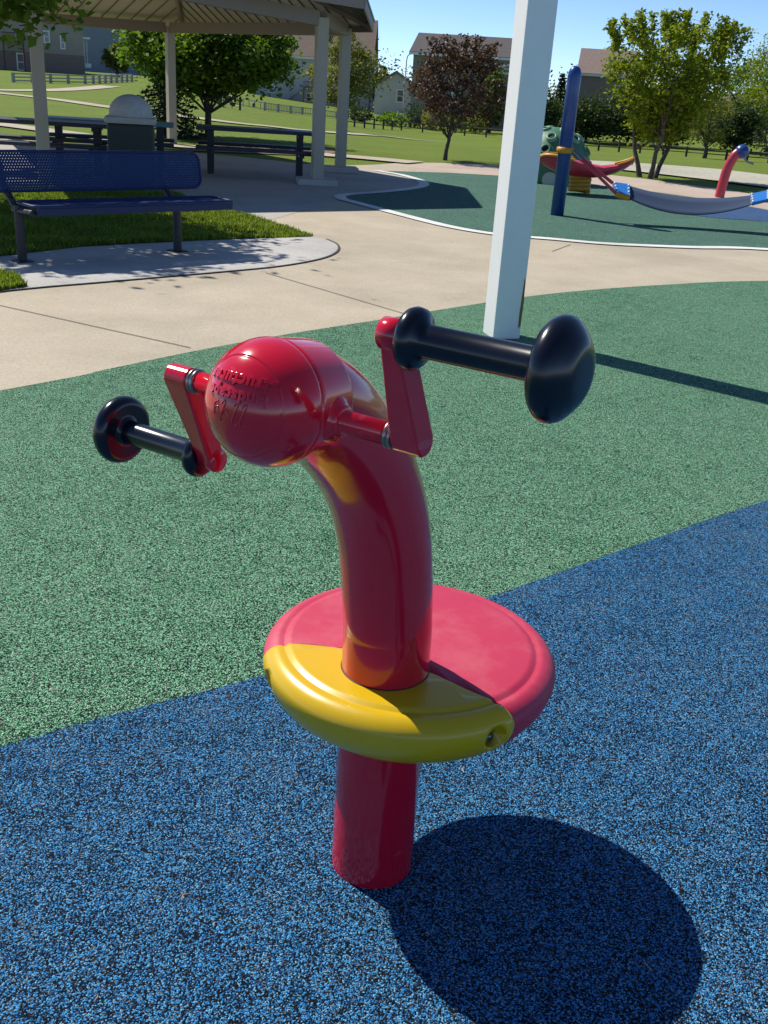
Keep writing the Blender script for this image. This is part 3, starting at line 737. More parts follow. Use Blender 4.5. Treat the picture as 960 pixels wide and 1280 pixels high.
# ------------------------------------------------------------------ pavilion
PA, PBk, PC_, PF = G(396, 231), G(425, 215), Vector((-5.22, 23.6, 0)), G(57, 229)
PD = Vector((-9.0, 22.7, 0))
posts = [PA, PBk, PC_, PD, PF]
cx = sum(p.x for p in posts) / 5; cy = sum(p.y for p in posts) / 5
PV = thing('pavilion', (cx, cy, .0065), 'open sided picnic pavilion with tan posts and ribbed metal roof', 'pavilion')
O = Vector((cx, cy, 0)); EZ = 2.36; AP = Vector((0, 0, 3.9))
loc_posts = [p - O for p in posts]
def perp_off(i, d):
    """corner pushed out by d along both neighbouring eaves"""
    p = loc_posts[i]; a = loc_posts[i - 1]; b = loc_posts[(i + 1) % 5]
    n1 = Vector(((p - a).y, -(p - a).x, 0)).normalized(); n2 = Vector(((b - p).y, -(b - p).x, 0)).normalized()
    if n1.dot(p) < 0: n1 = -n1
    if n2.dot(p) < 0: n2 = -n2
    n = (n1 + n2); k = d / max(.45, 1 + n1.dot(n2)) 
    return p + n * k
eave = [perp_off(i, .52) for i in range(5)]
eave[4] = Vector((-5.35, 12.9, 0)) - O; near_end = Vector((-5.3, 13.5, 0)) - O
q = G(454, 11, 2.49); eave[0] = Vector((q.x, q.y, 0)) - O; q = G(465, 41, 2.31); eave[1] = Vector((q.x, q.y, 0)) - O
EDZ = [.20, .03, 0, 0, .42]
for i, p in enumerate(loc_posts):
    rzp = math.atan2(p.y, p.x)
    EP = EZ + (.42 if i == 4 else 0); po = MB().box((p.x, p.y, EP / 2), (.17, .17, EP), R_(20) if i not in (2,) else R_(35), .008).build('post', m_tan, PV)
    if i in (0, 1): MB().box((p.x, p.y, .045), (.62, .5, .09), R_(10), .01).build('post_footing', m_conc2, PV)
for i in range(5):
    a, b = loc_posts[i], loc_posts[(i + 1) % 5]
    if i == 4: a, b = near_end + Vector((0, 0, .30)), b
    if i == 3: b = near_end + Vector((0, 0, .30))
    d = b - a; ln = d.length
    rot = Matrix.Rotation(math.atan2(d.y, d.x), 3, 'Z') @ Matrix.Rotation(-math.atan2(d.z, d.xy.length), 3, 'Y')
    MB().box((*((a + b) / 2).xy, EZ - .02 + (a.z + b.z) / 2), (ln - .172, .12, .20), rot).build('beam', m_beam, PV)
    h = AP - (a + Vector((0, 0, EZ + .08)))
    e0 = eave[i] + Vector((0, 0, EZ - .02 + EDZ[i])); MB().tube([e0 + Vector((0, 0, .02)), AP - Vector((0, 0, .08))], .06, 4, True, False).build('hip_rafter', m_beam, PV)
# roof panels: underside with standing ribs, top sheet, fascia
for i in range(5):
    a = eave[i] + Vector((0, 0, EZ + .02 + EDZ[i])); b = eave[(i + 1) % 5] + Vector((0, 0, EZ + .02 + EDZ[(i + 1) % 5])); ap = AP
    up = Vector((0, 0, .05))
    pn = MB().add([a, b, ap, a + up, b + up, ap + up], [(0, 1, 2), (5, 4, 3), (0, 3, 4, 1), (1, 4, 5, 2), (2, 5, 3, 0)]).build('roof_panel', m_roofu, PV)
    tp = up + Vector((0, 0, .012)); MB().add([a + up * 1.02, b + up * 1.02, ap + up * 1.02, a + tp, b + tp, ap + tp], [(0, 1, 2), (5, 4, 3), (0, 3, 4, 1)]).build('roof_covering', m_rooft, pn)
    m_ = MB(); d = (b - a); ln = d.length; dn = d.normalized(); mid = (a + b) / 2; slope = (ap - mid); k = int(ln / .30)
    for j in range(1, k):
        t = j / k; q = a.lerp(b, t)
        # rib runs up the slope until it meets the hip
        s = min(t, 1 - t) * 2; e = q + slope * s * .99
        hgt = (ap - mid); e = q + (ap - mid) * s
        m_.tube([q - Vector((0, 0, .012)), e - Vector((0, 0, .012))], .013, 4, True, False)
    m_.build('soffit_ribs', mat('soffit_rib_paint', (.13, .115, .09), .6), pn)
    out = Vector((d.y, -d.x, 0)).normalized()
    if out.dot(mid) < 0: out = -out
    fz = Vector((0, 0, -.10)); th = out * .025; z1 = Vector((0, 0, .05))
    A0, B0 = a + out * .003, b + out * .003
    MB().add([A0 + fz, B0 + fz, B0 + z1, A0 + z1, A0 + fz + th, B0 + fz + th, B0 + z1 + th, A0 + z1 + th], [(0, 1, 2, 3), (7, 6, 5, 4), (0, 4, 5, 1), (3, 2, 6, 7), (1, 5, 6, 2), (0, 3, 7, 4)]).build('fascia', m_beam, PV)
    A1, B1 = a + z1 + Vector((0, 0, .002)), b + z1 + Vector((0, 0, .002)); th2 = out * .045; z3 = Vector((0, 0, .03))
    MB().add([A1, B1, B1 + z3, A1 + z3, A1 + th2, B1 + th2, B1 + z3 + th2, A1 + z3 + th2], [(0, 1, 2, 3), (7, 6, 5, 4), (0, 4, 5, 1), (3, 2, 6, 7), (1, 5, 6, 2), (0, 3, 7, 4)]).build('drip_edge', m_rooft, PV)

# ------------------------------------------------------------------ trees
def leaf_mesh(P, size, squash=.6, up=.35, seed=0, aspect=.62):
    """P: leaf centres (n,3); one folded diamond per leaf"""
    r = np.random.default_rng(seed); n = len(P)
    d = r.normal(size=(n, 3)); d[:, 2] *= .6; d /= np.linalg.norm(d, axis=1)[:, None]
    nrm = r.normal(size=(n, 3)); nrm[:, 2] += up * 3; s = np.cross(d, nrm); s /= np.linalg.norm(s, axis=1)[:, None] + 1e-9
    sz = size * (.6 + .8 * r.random(n))[:, None]
    a = P - d * sz * .5; b = P + s * sz * aspect * .5; c = P + d * sz * .5; e = P - s * sz * aspect * .5
    V = np.stack([a, b, c, e], 1).reshape(-1, 3); F = np.arange(4 * n).reshape(n, 4)
    return V, F
def np_mesh(name, V, F, m, parent):
    me = bpy.data.meshes.new(name); n = len(F); k = F.shape[1]
    me.vertices.add(len(V)); me.vertices.foreach_set('co', V.astype(np.float32).ravel())
    me.loops.add(n * k); me.loops.foreach_set('vertex_index', F.astype(np.int32).ravel())
    me.polygons.add(n); me.polygons.foreach_set('loop_start', np.arange(0, n * k, k, dtype=np.int32)); me.polygons.foreach_set('loop_total', np.full(n, k, dtype=np.int32))
    me.update(calc_edges=True); me.validate(); me.materials.append(m)
    o = bpy.data.objects.new(name, me); COL.objects.link(o)
    if parent: o.parent = parent
    return o
def tree(name, base, H, W, label, leaf, nclump=60, per=60, size=.12, trunk=.06, clear=.3, shape='round', seed=1, cat='tree', stems=1, lean=(0, 0), crown_c=None, clump_r=.17, spikes=0, flat=1.0, bark=None, group=None, extra=()):
    """tapered trunk(s) with limbs; leaves in clumps at the limb ends and along them"""
    r = np.random.default_rng(seed)
    t = thing(name, base, label, cat, 0, group)
    cz0 = H * clear; ch = H - cz0; cc = np.array([lean[0], lean[1], cz0 + ch * .5]); rad = np.array([W / 2, W / 2 * flat, ch * .5])
    C = []
    while len(C) < nclump:
        q = r.uniform(-1, 1, 3); l = np.linalg.norm(q)
        if l > 1 or (l < .45 and r.random() < .6): continue
        if shape == 'egg': 
            q[:2] *= 1.0 - .35 * (q[2] if q[2] > 0 else -.2 * q[2])
        if shape == 'vase': q[:2] *= .70 + .30 * q[2]
        C.append(cc + q * rad * (1 - clump_r * .6) * (.9 + .2 * r.random()))
    for k in range(spikes):
        th = r.random() * 6.28; rr = math.sqrt(r.random()) * .75; x, y = math.cos(th) * rr * rad[0], math.sin(th) * rr * rad[1]
        top = cc[2] + rad[2] * math.sqrt(max(.05, 1 - rr * rr)) 
        for j in range(4): C.append(np.array([cc[0] + x * (1 + .05 * j), cc[1] + y, top - rad[2] * .1 + j * rad[2] * .085]))
    C = list(extra) + C; nclump += len(extra); C = np.array(C); P = []
    for i, c in enumerate(C):
        cr = clump_r * W / 2 * (.6 + .9 * r.random()); 
        if i >= nclump: cr = clump_r * W / 2 * .45
        n = int(per * (.6 + .8 * r.random())) if i < nclump else int(per * .4)
        g = r.normal(size=(n, 3)) * .55; g[:, 2] *= .75
        P.append(c + g * cr)
    P = np.concatenate(P); P = P[P[:, 2] > cz0 * .75]
    V, F = leaf_mesh(P, size, seed=seed)
    np_mesh('crown', V, F, leaf, t)
    tm = MB(); tops = []
    for s in range(stems):
        a = 2 * math.pi * s / max(1, stems) + .5; sp_ = 0 if stems == 1 else W * .05
        fx, fy = math.cos(a) * sp_, math.sin(a) * sp_
        top = Vector((lean[0] * .8 + fx * 5, lean[1] * .8 + fy * 5, cz0 + ch * .55)); p0 = Vector((fx, fy, -.05))
        pts = [p0.lerp(top, k / 7) + Vector((r.normal() * trunk * .3, r.normal() * trunk * .3, 0)) * (k > 0) for k in range(8)]
        tm.tube(pts, [trunk * (1.25 if k == 0 else 1 - .1 * k) for k in range(8)], 9); tops.append(pts)
    order = r.permutation(nclump)[: min(nclump, 34)]
    for i in order:
        pts = tops[i % len(tops)]; c = Vector(C[i]); k = max(2, min(7, int(2 + 5 * r.random()))); p = pts[k]
        if p.z > c.z: p = pts[max(2, k - 3)]
        md = p.lerp(c, .5) + Vector((0, 0, -.06 * (c - p).length))
        tm.tube([p, md, c], [trunk * .36, trunk * .22, trunk * .07], 5)
    tm.build('trunk', bark or m_bark, t, fix=False)
    return t
def conifer(name, base, H, W, label, leaf, seed=1, layers=16, per=26, size=.2, group=None):
    r = np.random.default_rng(seed); t = thing(name, base, label, 'tree', 0, group); P = []; tm = MB()
    tm.tube([(0, 0, -.05), (0, 0, H * .5), (0, 0, H * .97)], [H * .03, H * .018, H * .004], 7)
    for i in range(layers):
        f = i / (layers - 1); z = H * (.07 + .9 * f); R = W / 2 * (1 - f) ** .85 + .03 * W
        nb = max(5, int(13 * (1 - f * .6)))
        for b in range(nb):
            a = r.random() * 6.28; rr = R * (.75 + .4 * r.random()); k = int(per * (1 - .6 * f)) + 5
            s = np.sqrt(r.random(k)) * rr; w_ = r.normal(size=k) * (.05 * W)
            P.append(np.stack([np.cos(a) * s - np.sin(a) * w_, np.sin(a) * s + np.cos(a) * w_, z - s * .28 + r.normal(size=k) * H * .012], 1))
            tm.tube([(0, 0, z), (math.cos(a) * rr * .9, math.sin(a) * rr * .9, z - rr * .25)], [H * .006, H * .002], 4)
    P = np.concatenate(P); V, F = leaf_mesh(P, size, seed=seed, aspect=.35)
    np_mesh('crown', V, F, leaf, t); tm.build('trunk', m_bark, t, fix=False); return t
def shrub(base, H, W, label, leaf, seed=1, n=900, size=.1, name='shrub', group=None, flat=1.0):
    r = np.random.default_rng(seed); t = thing(name, base, label, 'shrub', 0, group)
    q = r.normal(size=(n, 3)); q /= np.linalg.norm(q, axis=1)[:, None]; q *= (r.random(n) ** .4)[:, None]
    bumpy = 1 + .18 * np.sin(q[:, 0] * 6 + seed) * np.cos(q[:, 1] * 5 + q[:, 2] * 4)
    P = np.stack([q[:, 0] * W / 2 * bumpy, q[:, 1] * W / 2 * flat * bumpy, H * .5 + q[:, 2] * H * .52 * bumpy], 1); P[:, 2] = np.maximum(P[:, 2], .02)
    V, F = leaf_mesh(P, size, seed=seed); np_mesh('foliage', V, F, leaf, t)
    tm = MB()
    for k in range(5):
        a = 1.26 * k; tm.tube([(0, 0, -.03), (math.cos(a) * W * .12, math.sin(a) * W * .12, H * .35), (math.cos(a) * W * .28, math.sin(a) * W * .28, H * .7)], [.02 * H, .015 * H, .006 * H], 5)
    tm.build('stem', m_bark, t, fix=False); return t

def px_h(base, y_top):
    """height above base so that the top reaches photo row y_top"""
    lo, hi = 0.0, 40.0
    for _ in range(40):
        m = (lo + hi) / 2; q = np.array([base.x, base.y, base.z + m]) - CAM
        if 640 + FPX * (q @ _D) / (q @ _F) > y_top: lo = m
        else: hi = m
    return lo
def px_w(base, wpx): 
    q = np.array(base) - CAM; return wpx * float(q @ _F) / FPX

# near overhanging tree on the left
ot = tree('leafy_tree', (-5.85, 11.6, 0), 4.6, 4.3, 'large leafy tree overhanging the top left corner of the view', lf_maple, 230, 120, .11, .11, .38, 'round', 3, clump_r=.19, extra=[(1.65, -.4, 1.98), (1.9, -.2, 2.05), (1.45, -.7, 2.0), (2.05, -.45, 2.2), (1.75, 0, 2.2), (1.25, -.5, 2.0), (2.2, -.2, 2.35), (1.0, -.8, 2.05), (1.6, -.8, 2.25), (1.3, -.6, 2.3)])
b = at_depth(262, 160, 27.5); b.z = float(terrain(b.x, b.y)); tree('maple_tree', b, px_h(b, 12), px_w(b, 212), 'round leafy green maple seen through the pavilion posts', lf_maple, 230, 170, .13, .10, .36, 'round', 5, clump_r=.19)
b = at_depth(206, 160, 26.5); b.z = float(terrain(b.x, b.y)); conifer('spruce_tree', b, px_h(b, 74), px_w(b, 118), 'dark short spruce beside the maple behind the trash can', lf_spruce, 4, 15, 30, .12)
b = T(428, 163); tree('airy_tree', b, px_h(b, 44), px_w(b, 108), 'airy olive green tree in front of the pale gabled house', lf_olive, 110, 70, .13, .11, .2, 'egg', 8, clump_r=.19, spikes=4)
b = G(556, 200); tree('plum_tree', b, px_h(b, 52), px_w(b, 134), 'purple leaved plum tree standing alone on the lawn', lf_purple, 150, 48, .08, .05, .27, 'round', 9, clump_r=.17, spikes=14, lean=(.2, 0))
b = G(810, 222); tree('twin_trunk_tree', b, px_h(b, 26), px_w(b, 208), 'bright green tree with splitting trunks beside the dry verge', lf_bright, 200, 90, .085, .055, .22, 'vase', 12, stems=3, lean=(.12, 0), clump_r=.115, spikes=30)
b = T(880, 198); tree('pale_tree', b, px_h(b, 118), px_w(b, 66), 'small pale olive tree right of the twin trunk tree', lf_olive, 55, 60, .15, .1, .15, 'egg', 15, clump_r=.2)
b = T(965, 190); tree('yellow_green_tree', b, px_h(b, 30), px_w(b, 125), 'tall yellow green tree cut by the right edge', lf_bright, 150, 75, .17, .14, .16, 'egg', 18, clump_r=.17, spikes=6)
b = T(925, 180); tree('green_tree', b, px_h(b, 66), px_w(b, 110), 'mid green tree behind the yellow green tree at right', lf_maple, 130, 70, .22, .16, .1, 'egg', 21)
for i, (x, y, top, wd, lb) in enumerate(((732, 178, 122, 74, 'dark evergreen bush behind the green dome'), (784, 180, 118, 70, 'dark evergreen bush behind the twin trunk tree'), (838, 184, 126, 60, 'dark evergreen bush right of the twin trunks'), (918, 190, 134, 60, 'dark evergreen bush by the red shed'), (664, 176, 120, 60, 'dark evergreen bush behind the white post'))):
    b = T(x, y); tree('evergreen_bush', b, px_h(b, top - 6), px_w(b, wd * 1.3), lb, lf_dark, 95, 75, .22, .12, .04, 'round', 30 + i, clump_r=.28, group='evergreen bushes behind the fence')
b = T(694, 172); conifer('spruce_tree', b, px_h(b, 92), px_w(b, 40), 'tall dark spruce between the white post and the blue post', lf_spruce, 41, 18, 24, .3)
b = T(100, 84); tree('green_tree', b, px_h(b, 34), px_w(b, 44), 'leafy green tree right of the tan house', lf_bright, 50, 50, .5, .25, .05, 'round', 44, clump_r=.25)
b = T(131, 85); conifer('spruce_tree', b, px_h(b, 43), px_w(b, 26), 'distant dark spruce before the blue grey house', lf_spruce, 45, 14, 18, .6)
b = T(147, 95); tree('olive_tree', b, px_h(b, 50), px_w(b, 34), 'small olive green tree on the lawn left of the maple', lf_olive, 40, 50, .4, .2, .1, 'egg', 47, clump_r=.25)
b = T(89, 82); tree('red_tree', b, px_h(b, 26), px_w(b, 22), 'reddish tree at the corner of the tan house', lf_purple, 30, 40, .5, .2, .1, 'egg', 48)
b = T(476, 138); tree('poplar_tree', b, px_h(b, 80), px_w(b, 28), 'narrow green tree between the pale house and the small white gable', lf_maple, 60, 60, .3, .15, .08, 'egg', 50)
b = T(461, 136); tree('green_tree', b, px_h(b, 92), px_w(b, 26), 'dark green tree touching the pale house corner', lf_dark, 36, 46, .4, .2, .1, 'egg', 52)
b = T(610, 166); tree('green_tree', b, px_h(b, 84), px_w(b, 60), 'green tree half hidden by the plum tree', lf_maple, 60, 60, .3, .2, .06, 'egg', 53)
for i, (x, y, h, wd, lf, lb) in enumerate(((478, 140, 30, 34, lf_pink, 'pinkish shrub beside the small white gable'), (496, 143, 38, 40, lf_dark, 'dark rounded shrub beside the lamp post'), (450, 152, 18, 34, lf_dark, 'low dark shrub at the end of the white fence'), (490, 158, 18, 44, lf_maple, 'low green hedge shrub along the rail fence'), (518, 160, 30, 38, lf_dark, 'dark shrub left of the plum trunk'), (540, 163, 28, 30, lf_gold, 'golden variegated shrub behind the plum tree'), (568, 165, 26, 36, lf_maple, 'green shrub right of the plum trunk'), (594, 167, 26, 32, lf_bright, 'bright green rounded shrub near the white post'), (508, 138, 12, 20, lf_bright, 'small lime shrub at the lawn edge'), (912, 181, 22, 34, lf_bright, 'bright shrub in front of the red shed'), (958, 196, 50, 46, lf_dark, 'dark spreading shrub at the right edge'), (684, 211, 12, 20, lf_dark, 'low plant beside the dome'))):
    b = T(x, y); shrub(b, px_h(b, y - h), px_w(b, wd), lb, lf, 60 + i, 700, max(.1, px_w(b, 3.2)))
for i, (x, y, h, wd) in enumerate(((90, 80, 10, 16), (15, 84, 6, 16))):
    pass
# ------------------------------------------------------------------ houses
def siding(name, col, pitch=.16):
    m = mat(name, col, .75, spec=.2); c = coords(m); sx = N(m, 'ShaderNodeSeparateXYZ'); L(m, c, sx.inputs[0])
    d = N(m, 'ShaderNodeMath', operation='DIVIDE'); L(m, sx.outputs[2], d.inputs[0]); d.inputs[1].default_value = pitch
    fr = N(m, 'ShaderNodeMath', operation='FRACT'); L(m, d.outputs[0], fr.inputs[0])
    r = ramp(m, [(0, tuple(a * .6 for a in col)), (.12, col), (1, tuple(min(1, a * 1.06) for a in col))]); L(m, fr.outputs[0], r.inputs[0])
    n = noise(m, .7, 4, .6, c); r2 = ramp(m, [(.3, (.9, .9, .9)), (.7, (1.05, 1.05, 1.05))]); L(m, n.outputs['Fac'], r2.inputs[0])
    L(m, mixc(m, 1, r.outputs[0], r2.outputs[0], 'MULTIPLY'), bsdf(m).inputs['Base Color']); return m
def shingles(name, col):
    m = mat(name, col, .9, spec=.1); c = coords(m); n = noise(m, 6, 5, .8, c); r = ramp(m, [(.3, tuple(a * .7 for a in col)), (.7, tuple(a * 1.25 for a in col))])
    L(m, n.outputs['Fac'], r.inputs[0]); L(m, r.outputs[0], bsdf(m).inputs['Base Color']); return m
def brickm():
    m = mat('brown_brick', (.2, .14, .1), .85); c = coords(m); b = N(m, 'ShaderNodeTexBrick'); b.inputs['Scale'].default_value = 4
    b.inputs['Color1'].default_value = (.22, .15, .11, 1); b.inputs['Color2'].default_value = (.15, .10, .08, 1); b.inputs['Mortar'].default_value = (.3, .28, .25, 1)
    mp = N(m, 'ShaderNodeMapping'); mp.inputs['Rotation'].default_value = (R_(90), 0, 0); L(m, c, mp.inputs[0]); L(m, mp.outputs[0], b.inputs[0])
    L(m, b.outputs[0], bsdf(m).inputs['Base Color']); return m
m_glass = mat('window_glass', (.02, .03, .04), .08, spec=.8)
m_trim = mat('white_trim', (.72, .72, .70), .5)
m_brick = brickm()
m_deck = mat('maroon_deck_wood', (.10, .03, .03), .7)
m_deckb = mat('brown_deck_wood', (.14, .09, .06), .8)

def house(name, base, W, Dp, hw, hr, label, wallm, roofm, rz=0, ridge='x', windows=(), foundation=0, overhang=.35):
    """gabled house; local -Y is the side towards the park; windows: (x, z, w, h, side)"""
    t = thing(name, base, label, 'house', rz)
    x, y = W / 2, Dp / 2
    if ridge == 'x':
        prof = [(-y, 0), (y, 0), (y, hw), (0, hw + hr), (-y, hw)]; pts = [(-x, a, b) for a, b in prof] + [(x, a, b) for a, b in prof]
    else:
        prof = [(-x, 0), (x, 0), (x, hw), (0, hw + hr), (-x, hw)]; pts = [(a, -y, b) for a, b in prof] + [(a, y, b) for a, b in prof]
    pts = [(a, b, c - (1.2 if c == 0 else 0)) for a, b, c in pts]
    f = [(0, 1, 2, 3, 4), (9, 8, 7, 6, 5)] + [(i, (i + 1) % 5, 5 + (i + 1) % 5, 5 + i) for i in range(5)]
    MB().add(pts, f).build('wall', wallm, t)
    rf = MB(); th = .22; e = overhang
    half = y if ridge == 'x' else x; ln = (x if ridge == 'x' else y) + e
    for s in (-1, 1):
        sl = hr / half; p = [(s * (half + e), hw - e * sl), (0, hw + hr), (0, hw + hr + th), (s * (half + e), hw - e * sl + th)]
        p = [(q[0], q[1] + .03) for q in p]
        pt = [(-ln, a, b) for a, b in p] + [(ln, a, b) for a, b in p] if ridge == 'x' else [(a, -ln, b) for a, b in p] + [(a, ln, b) for a, b in p]
        rf.add(pt, [(0, 1, 2, 3), (7, 6, 5, 4), (0, 4, 5, 1), (1, 5, 6, 2), (2, 6, 7, 3), (3, 7, 4, 0)])
    roof = rf.build('roof', roofm, t)
    for s in (-1, 1):
        tr = MB(); sl = hr / half; a, b = s * (half + e + .04), hw - e * sl + .10
        if ridge == 'x': tr.box((0, a, b), (2 * ln, .1, .2))
        else: tr.box((a, 0, b), (.1, 2 * ln, .2))
        tr.build('gutter', m_trim, roof)
    if foundation:
        MB().box((0, 0, foundation / 2 - .5), (W + .12, Dp + .12, foundation + 1)).build('brick_base', m_brick, t)
    for wx, wz, ww, wh in windows:
        fr = MB()
        for q, sz in (((wx - ww / 2 - .05, -y - .03, wz), (.12, .1, wh + .24)), ((wx + ww / 2 + .05, -y - .03, wz), (.12, .1, wh + .24)), ((wx, -y - .033, wz + wh / 2 + .05), (ww, .1, .12)), ((wx, -y - .033, wz - wh / 2 - .05), (ww, .1, .12)), ((wx, -y - .035, wz), (ww, .06, .07))): fr.box(q, sz)
        o = fr.build('window', m_trim, t)
        MB().box((wx, -y - .012, wz), (ww, .05, wh)).build('pane', m_glass, o)
    return t
def face(p): return math.atan2(p.y, p.x) - math.pi / 2   # turn the front of a house towards the camera
def hx(base, px): return px_w(base, px)
# tan house far left
b = T(-10, 86); s = px_w(b, 1)
tanh = house('tan_house', b + Vector((0, 5, 0)), s * 178, 9, s * 62, s * 34, 'tan sided house with brick base at the far left', siding('tan_siding', (.33, .29, .25)), shingles('brown_shingles', (.12, .10, .09)), face(b), 'x', [(s * 45, s * 41, s * 5, s * 12), (s * 64, s * 36, s * 3.5, s * 13), (s * 12, s * 40, s * 6, s * 12), (s * 12, s * 10, s * 7, s * 18)], s * 22)
MB().box((s * 4, -6.2, s * 33), (s * 26, 3.2, s * 1.5)).build('deck', m_deck, tanh)
dk = MB()
for k in range(14): dk.box((s * (-8 + 1.9 * k), -7.75, s * 37.5), (s * .5, .1, s * 8))
dk.box((s * 4, -7.75, s * 42), (s * 26, .14, s * 1.2)); dk.build('deck_railing', m_deck, tanh)
for k in (-1, 1): MB().box((s * (4 + 11.5 * k), -7.6, s * 15), (s * 1.6, .25, s * 34)).build('deck_post', m_deck, tanh)
MB().tube([(s * 27, -4.62, s * 58), (s * 27, -4.62, s * 6), (s * 30, -4.9, s * 1)], s * .7, 6).build('downspout', m_trim, tanh)
pr_ = MB(); 
for k in (0, 1): pr_.box((s * (91 + 5 * k), -3.2 + 1.5 * k, s * 26), (s * 1.5, .3, s * 30))
pr_.box((s * 93.5, -2.6, s * 43), (s * 9, 3.4, s * 2)); pr_.box((s * 93.5, -2.6, s * 11), (s * 9, 3.2, s * 5)); pr_.build('porch', m_trim, tanh)
# blue grey house behind
b = at_depth(150, 84, 150); b.z = .4; s = px_w(b, 1)
house('blue_grey_house', b + Vector((0, 6, 0)), s * 150, 11, s * 60, s * 24, 'blue grey house behind the small trees at left', siding('blue_grey_siding', (.20, .24, .30)), shingles('grey_shingles', (.13, .125, .13)), face(b), 'x', [(s * 0, s * 44, s * 2.6, s * 7), (s * 8, s * 44, s * 2.6, s * 7), (s * 60, s * 40, s * 3, s * 8)])
# pale gabled house in the centre
b = T(385, 128); s = px_w(b, 1); PH = house('pale_gabled_house', b + Vector((0, 6, 0)), s * 152, 12, s * 52, s * 46, 'pale sided house with a large roof behind the pavilion posts', siding('pale_siding', (.50, .49, .47)), shingles('brown_roof_shingles', (.20, .155, .125)), face(b) - R_(6), 'x', [(s * -28, s * 33, s * 7, s * 12), (s * -45, s * 13, s * 6, s * 8), (s * 6, s * 6, s * 14, s * 8), (s * 20, s * 33, s * 7, s * 12), (s * 55, s * 33, s * 7, s * 12)])
stp = MB()
for k in range(9): stp.box((s * (-22 + 2.6 * k), -7.2, s * (1.5 + 1.9 * k) - .0), (s * 3, 1.4, s * .8))
stp.box((s * 6, -7.5, s * 18.2), (s * 16, 2.8, s * 1)); stp.box((s * 6, -8.85, s * 24), (s * 16, .1, s * .9))
for k in range(9): stp.box((s * (-1.5 + 1.9 * k), -8.85, s * 21), (s * .4, .08, s * 5.5))
for k in (-1, 1): stp.box((s * (6 + 7.5 * k), -8.8, s * 8.5), (s * 1.1, .18, s * 20))
stp.build('deck_stairs', m_deckb, PH)
# dark sided house right of centre
b = T(592, 150) ; b = at_depth(597, 150, 95); s = px_w(b, 1)
DH_ = house('grey_sided_house', b + Vector((0, 6, 0)), s * 152, 12, s * 71, s * 24, 'grey brown two storey house with dark shingle roof behind the plum tree', siding('grey_brown_siding', (.25, .235, .22)), shingles('dark_shingles', (.115, .105, .105)), face(b) - R_(3), 'x', [(s * 40, s * 60, s * 9, s * 8), (s * -50, s * 40, s * 7, s * 12), (s * -20, s * 24, s * 8, s * 10)])
MB().tube([(s * -6, -1.6, s * 88), (s * -6, -1.6, s * 100)], s * 1.1, 8).build('roof_vent', m_trim, DH_)
b = at_depth(492, 138, 110); s = px_w(b, 1)
house('small_white_house', b + Vector((0, 5, 0)), s * 52, 8, s * 27, s * 16, 'small pale house with a sloping gable left of the dark roofed house', siding('white_siding', (.52, .53, .55)), shingles('grey_shingles_far', (.2, .2, .2)), face(b), 'y', [(s * 6, s * 17, s * 7, s * 13)])
b = at_depth(762, 160, 105); s = px_w(b, 1)
house('brown_house', b + Vector((0, 5, 0)), s * 66, 9, s * 60, s * 28, 'brown house rising behind the twin trunk tree', siding('brown_siding', (.27, .22, .20)), shingles('brown_shingles_far', (.25, .19, .165)), face(b), 'x', [(s * 14, s * 44, s * 5, s * 9)])
b = T(945, 178); s = px_w(b, 1)
house('red_house', b + Vector((0, 5, 0)), s * 60, 8, s * 30, s * 22, 'dark red walled house behind the trees at the right edge', siding('red_siding', (.16, .05, .045)), shingles('tan_shingles', (.26, .2, .16)), face(b), 'x', [(s * 10, s * 14, s * 6, s * 12)])
MB().box((s * -24, -4.1, s * 14), (s * 8, .2, s * 27)).build('door', m_trim, [o for o in bpy.data.objects if o.name == 'red_house'][0])

# ------------------------------------------------------------------ fences, lamp
m_rail = mat('dark_wood_rail', (.055, .045, .042), .8); m_pick = mat('grey_picket', (.32, .32, .30), .7); m_wire = mat('black_fence_metal', (.02, .025, .022), .5)
def fence(pix, hpx, n, label, m, rails=(.45, .95), pick=0, pr=.07):
    pts = [T(*p) for p in pix]
    cum = [0]
    for a, b in zip(pts, pts[1:]): cum.append(cum[-1] + (b - a).length)
    def at(t):
        d = t * cum[-1]
        for i in range(len(pts) - 1):
            if d <= cum[i + 1] or i == len(pts) - 2:
                q = pts[i].lerp(pts[i + 1], (d - cum[i]) / (cum[i + 1] - cum[i])); q.z = float(terrain(q.x, q.y)); return q
    o = pts[0].copy(); h = px_h(at(.5), 0) * 0 + px_w(at(.5), hpx)
    t = thing('fence', o, label, 'fence')
    for i in range(n):
        q = at(i / (n - 1)) - o; MB().box((q.x, q.y, q.z + h / 2 - .1), (pr * 2, pr * 2, h + .2)).build('post', m, t)
    rl = MB()
    for i in range(n - 1):
        a, b = at(i / (n - 1)) - o, at((i + 1) / (n - 1)) - o; dx = (b - a).xy.normalized() * (pr + .002)
        for k in rails: rl.tube([(a.x + dx.x, a.y + dx.y, a.z + h * k), (b.x - dx.x, b.y - dx.y, b.z + h * k)], pr * .55, 4, True, False)
    rl.build('rails', m, t)
    if pick:
        pk = MB(); 
        for i in range(pick):
            if i % (pick // (n - 1) or 1) == 0: continue
            q = at(i / pick) - o; pk.box((q.x, q.y + .02, q.z + h * .5), (pr * .7, pr * .5, h * .85))
        pk.build('pickets', m, t)
fence([(17, 103), (60, 104), (110, 105), (165, 102)], 10, 13, 'low grey yard fence below the tan house', m_pick, (.2, .55, .9), 0, .09)
fence([(255, 117), (290, 131), (330, 138), (380, 143), (440, 150)], 10, 14, 'pale picket fence in front of the pale gabled house', m_pick, (.2, .9), 104, .06)
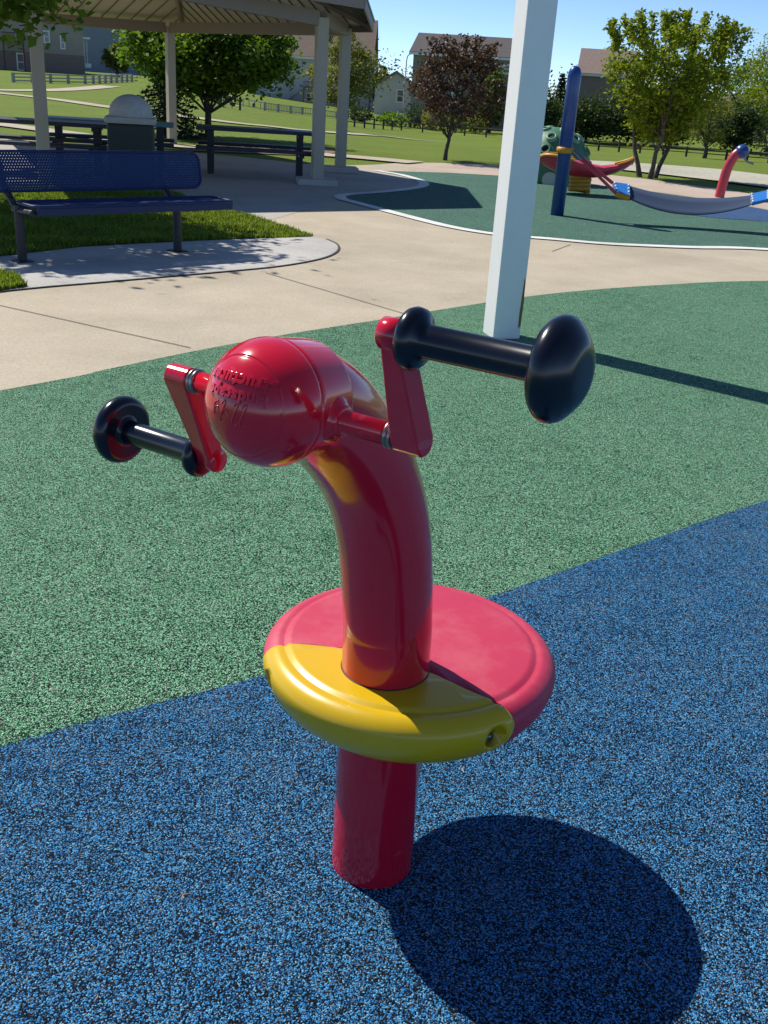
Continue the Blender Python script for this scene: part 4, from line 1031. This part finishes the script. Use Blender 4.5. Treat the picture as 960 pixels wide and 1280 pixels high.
fence([(262, 122), (278, 136), (300, 138)], 14, 5, 'short dark metal fence behind the maple trunk', m_wire, (.3, .6, .92), 24, .05)
fence([(430, 157), (500, 163), (560, 168), (625, 173), (660, 176)], 11, 13, 'dark rail fence behind the plum tree', m_rail, (.45, .92), 0, .055)
fence([(722, 187), (790, 191), (860, 196), (960, 204)], 12, 10, 'dark rail fence behind the dome and twin trunk tree', m_rail, (.45, .92), 0, .055)
b = at_depth(504, 142, 100); SL = thing('street_lamp', b, 'thin grey street lamp rising beside the small white house', 'street lamp'); s = px_w(b, 1)
MB().tube([(0, 0, -1), (0, 0, s * 60), (s * 1, 0, s * 66), (s * 5, 0, s * 69)], s * .65, 8).build('pole', mat('grey_lamp_pole', (.3, .32, .33), .5), SL)
MB().box((s * 6.5, 0, s * 69), (s * 4, s * 1.2, s * .9)).build('lamp_head', mat('lamp_head_grey', (.35, .36, .36), .5), SL)
# distant wood behind the houses
r = np.random.default_rng(99); P = []
for k in range(150):
    az = r.uniform(-.55, .55); D = r.uniform(190, 260); hh = r.uniform(4, 8.5); cxx, cyy = math.sin(az) * D, math.cos(az) * D
    g = r.normal(size=(300, 3)) * np.array([2.6, 2.0, hh * .28]); g += np.array([cxx, cyy, hh * .45 + float(terrain(cxx, cyy))]); P.append(g)
P = np.concatenate(P); P[:, 2] = np.maximum(P[:, 2], -1.4); V, F = leaf_mesh(P, .55, seed=3)
o = np_mesh('distant_wood', V, F, lf_dark, None); tag(o, 'far off line of trees behind the houses', 'trees', None, 'stuff')
# small twigs and dry bits lying on the rubber
tw = MB()
for k in range(110):
    x, y = rng.uniform(-1.6, 2.6), rng.uniform(.7, 6); a = rng.random() * 6.28; l = rng.uniform(.006, .03)
    tw.tube([(x, y, .0145), (x + math.cos(a) * l * .5, y + math.sin(a) * l * .5, .017), (x + math.cos(a + .4) * l, y + math.sin(a + .4) * l, .0145)], .0012, 4)
o = tw.build('dry_bits', mat('dry_straw', (.42, .33, .22), .9)); tag(o, 'tiny dry twigs and straw bits scattered on the rubber', 'debris', None, 'stuff')
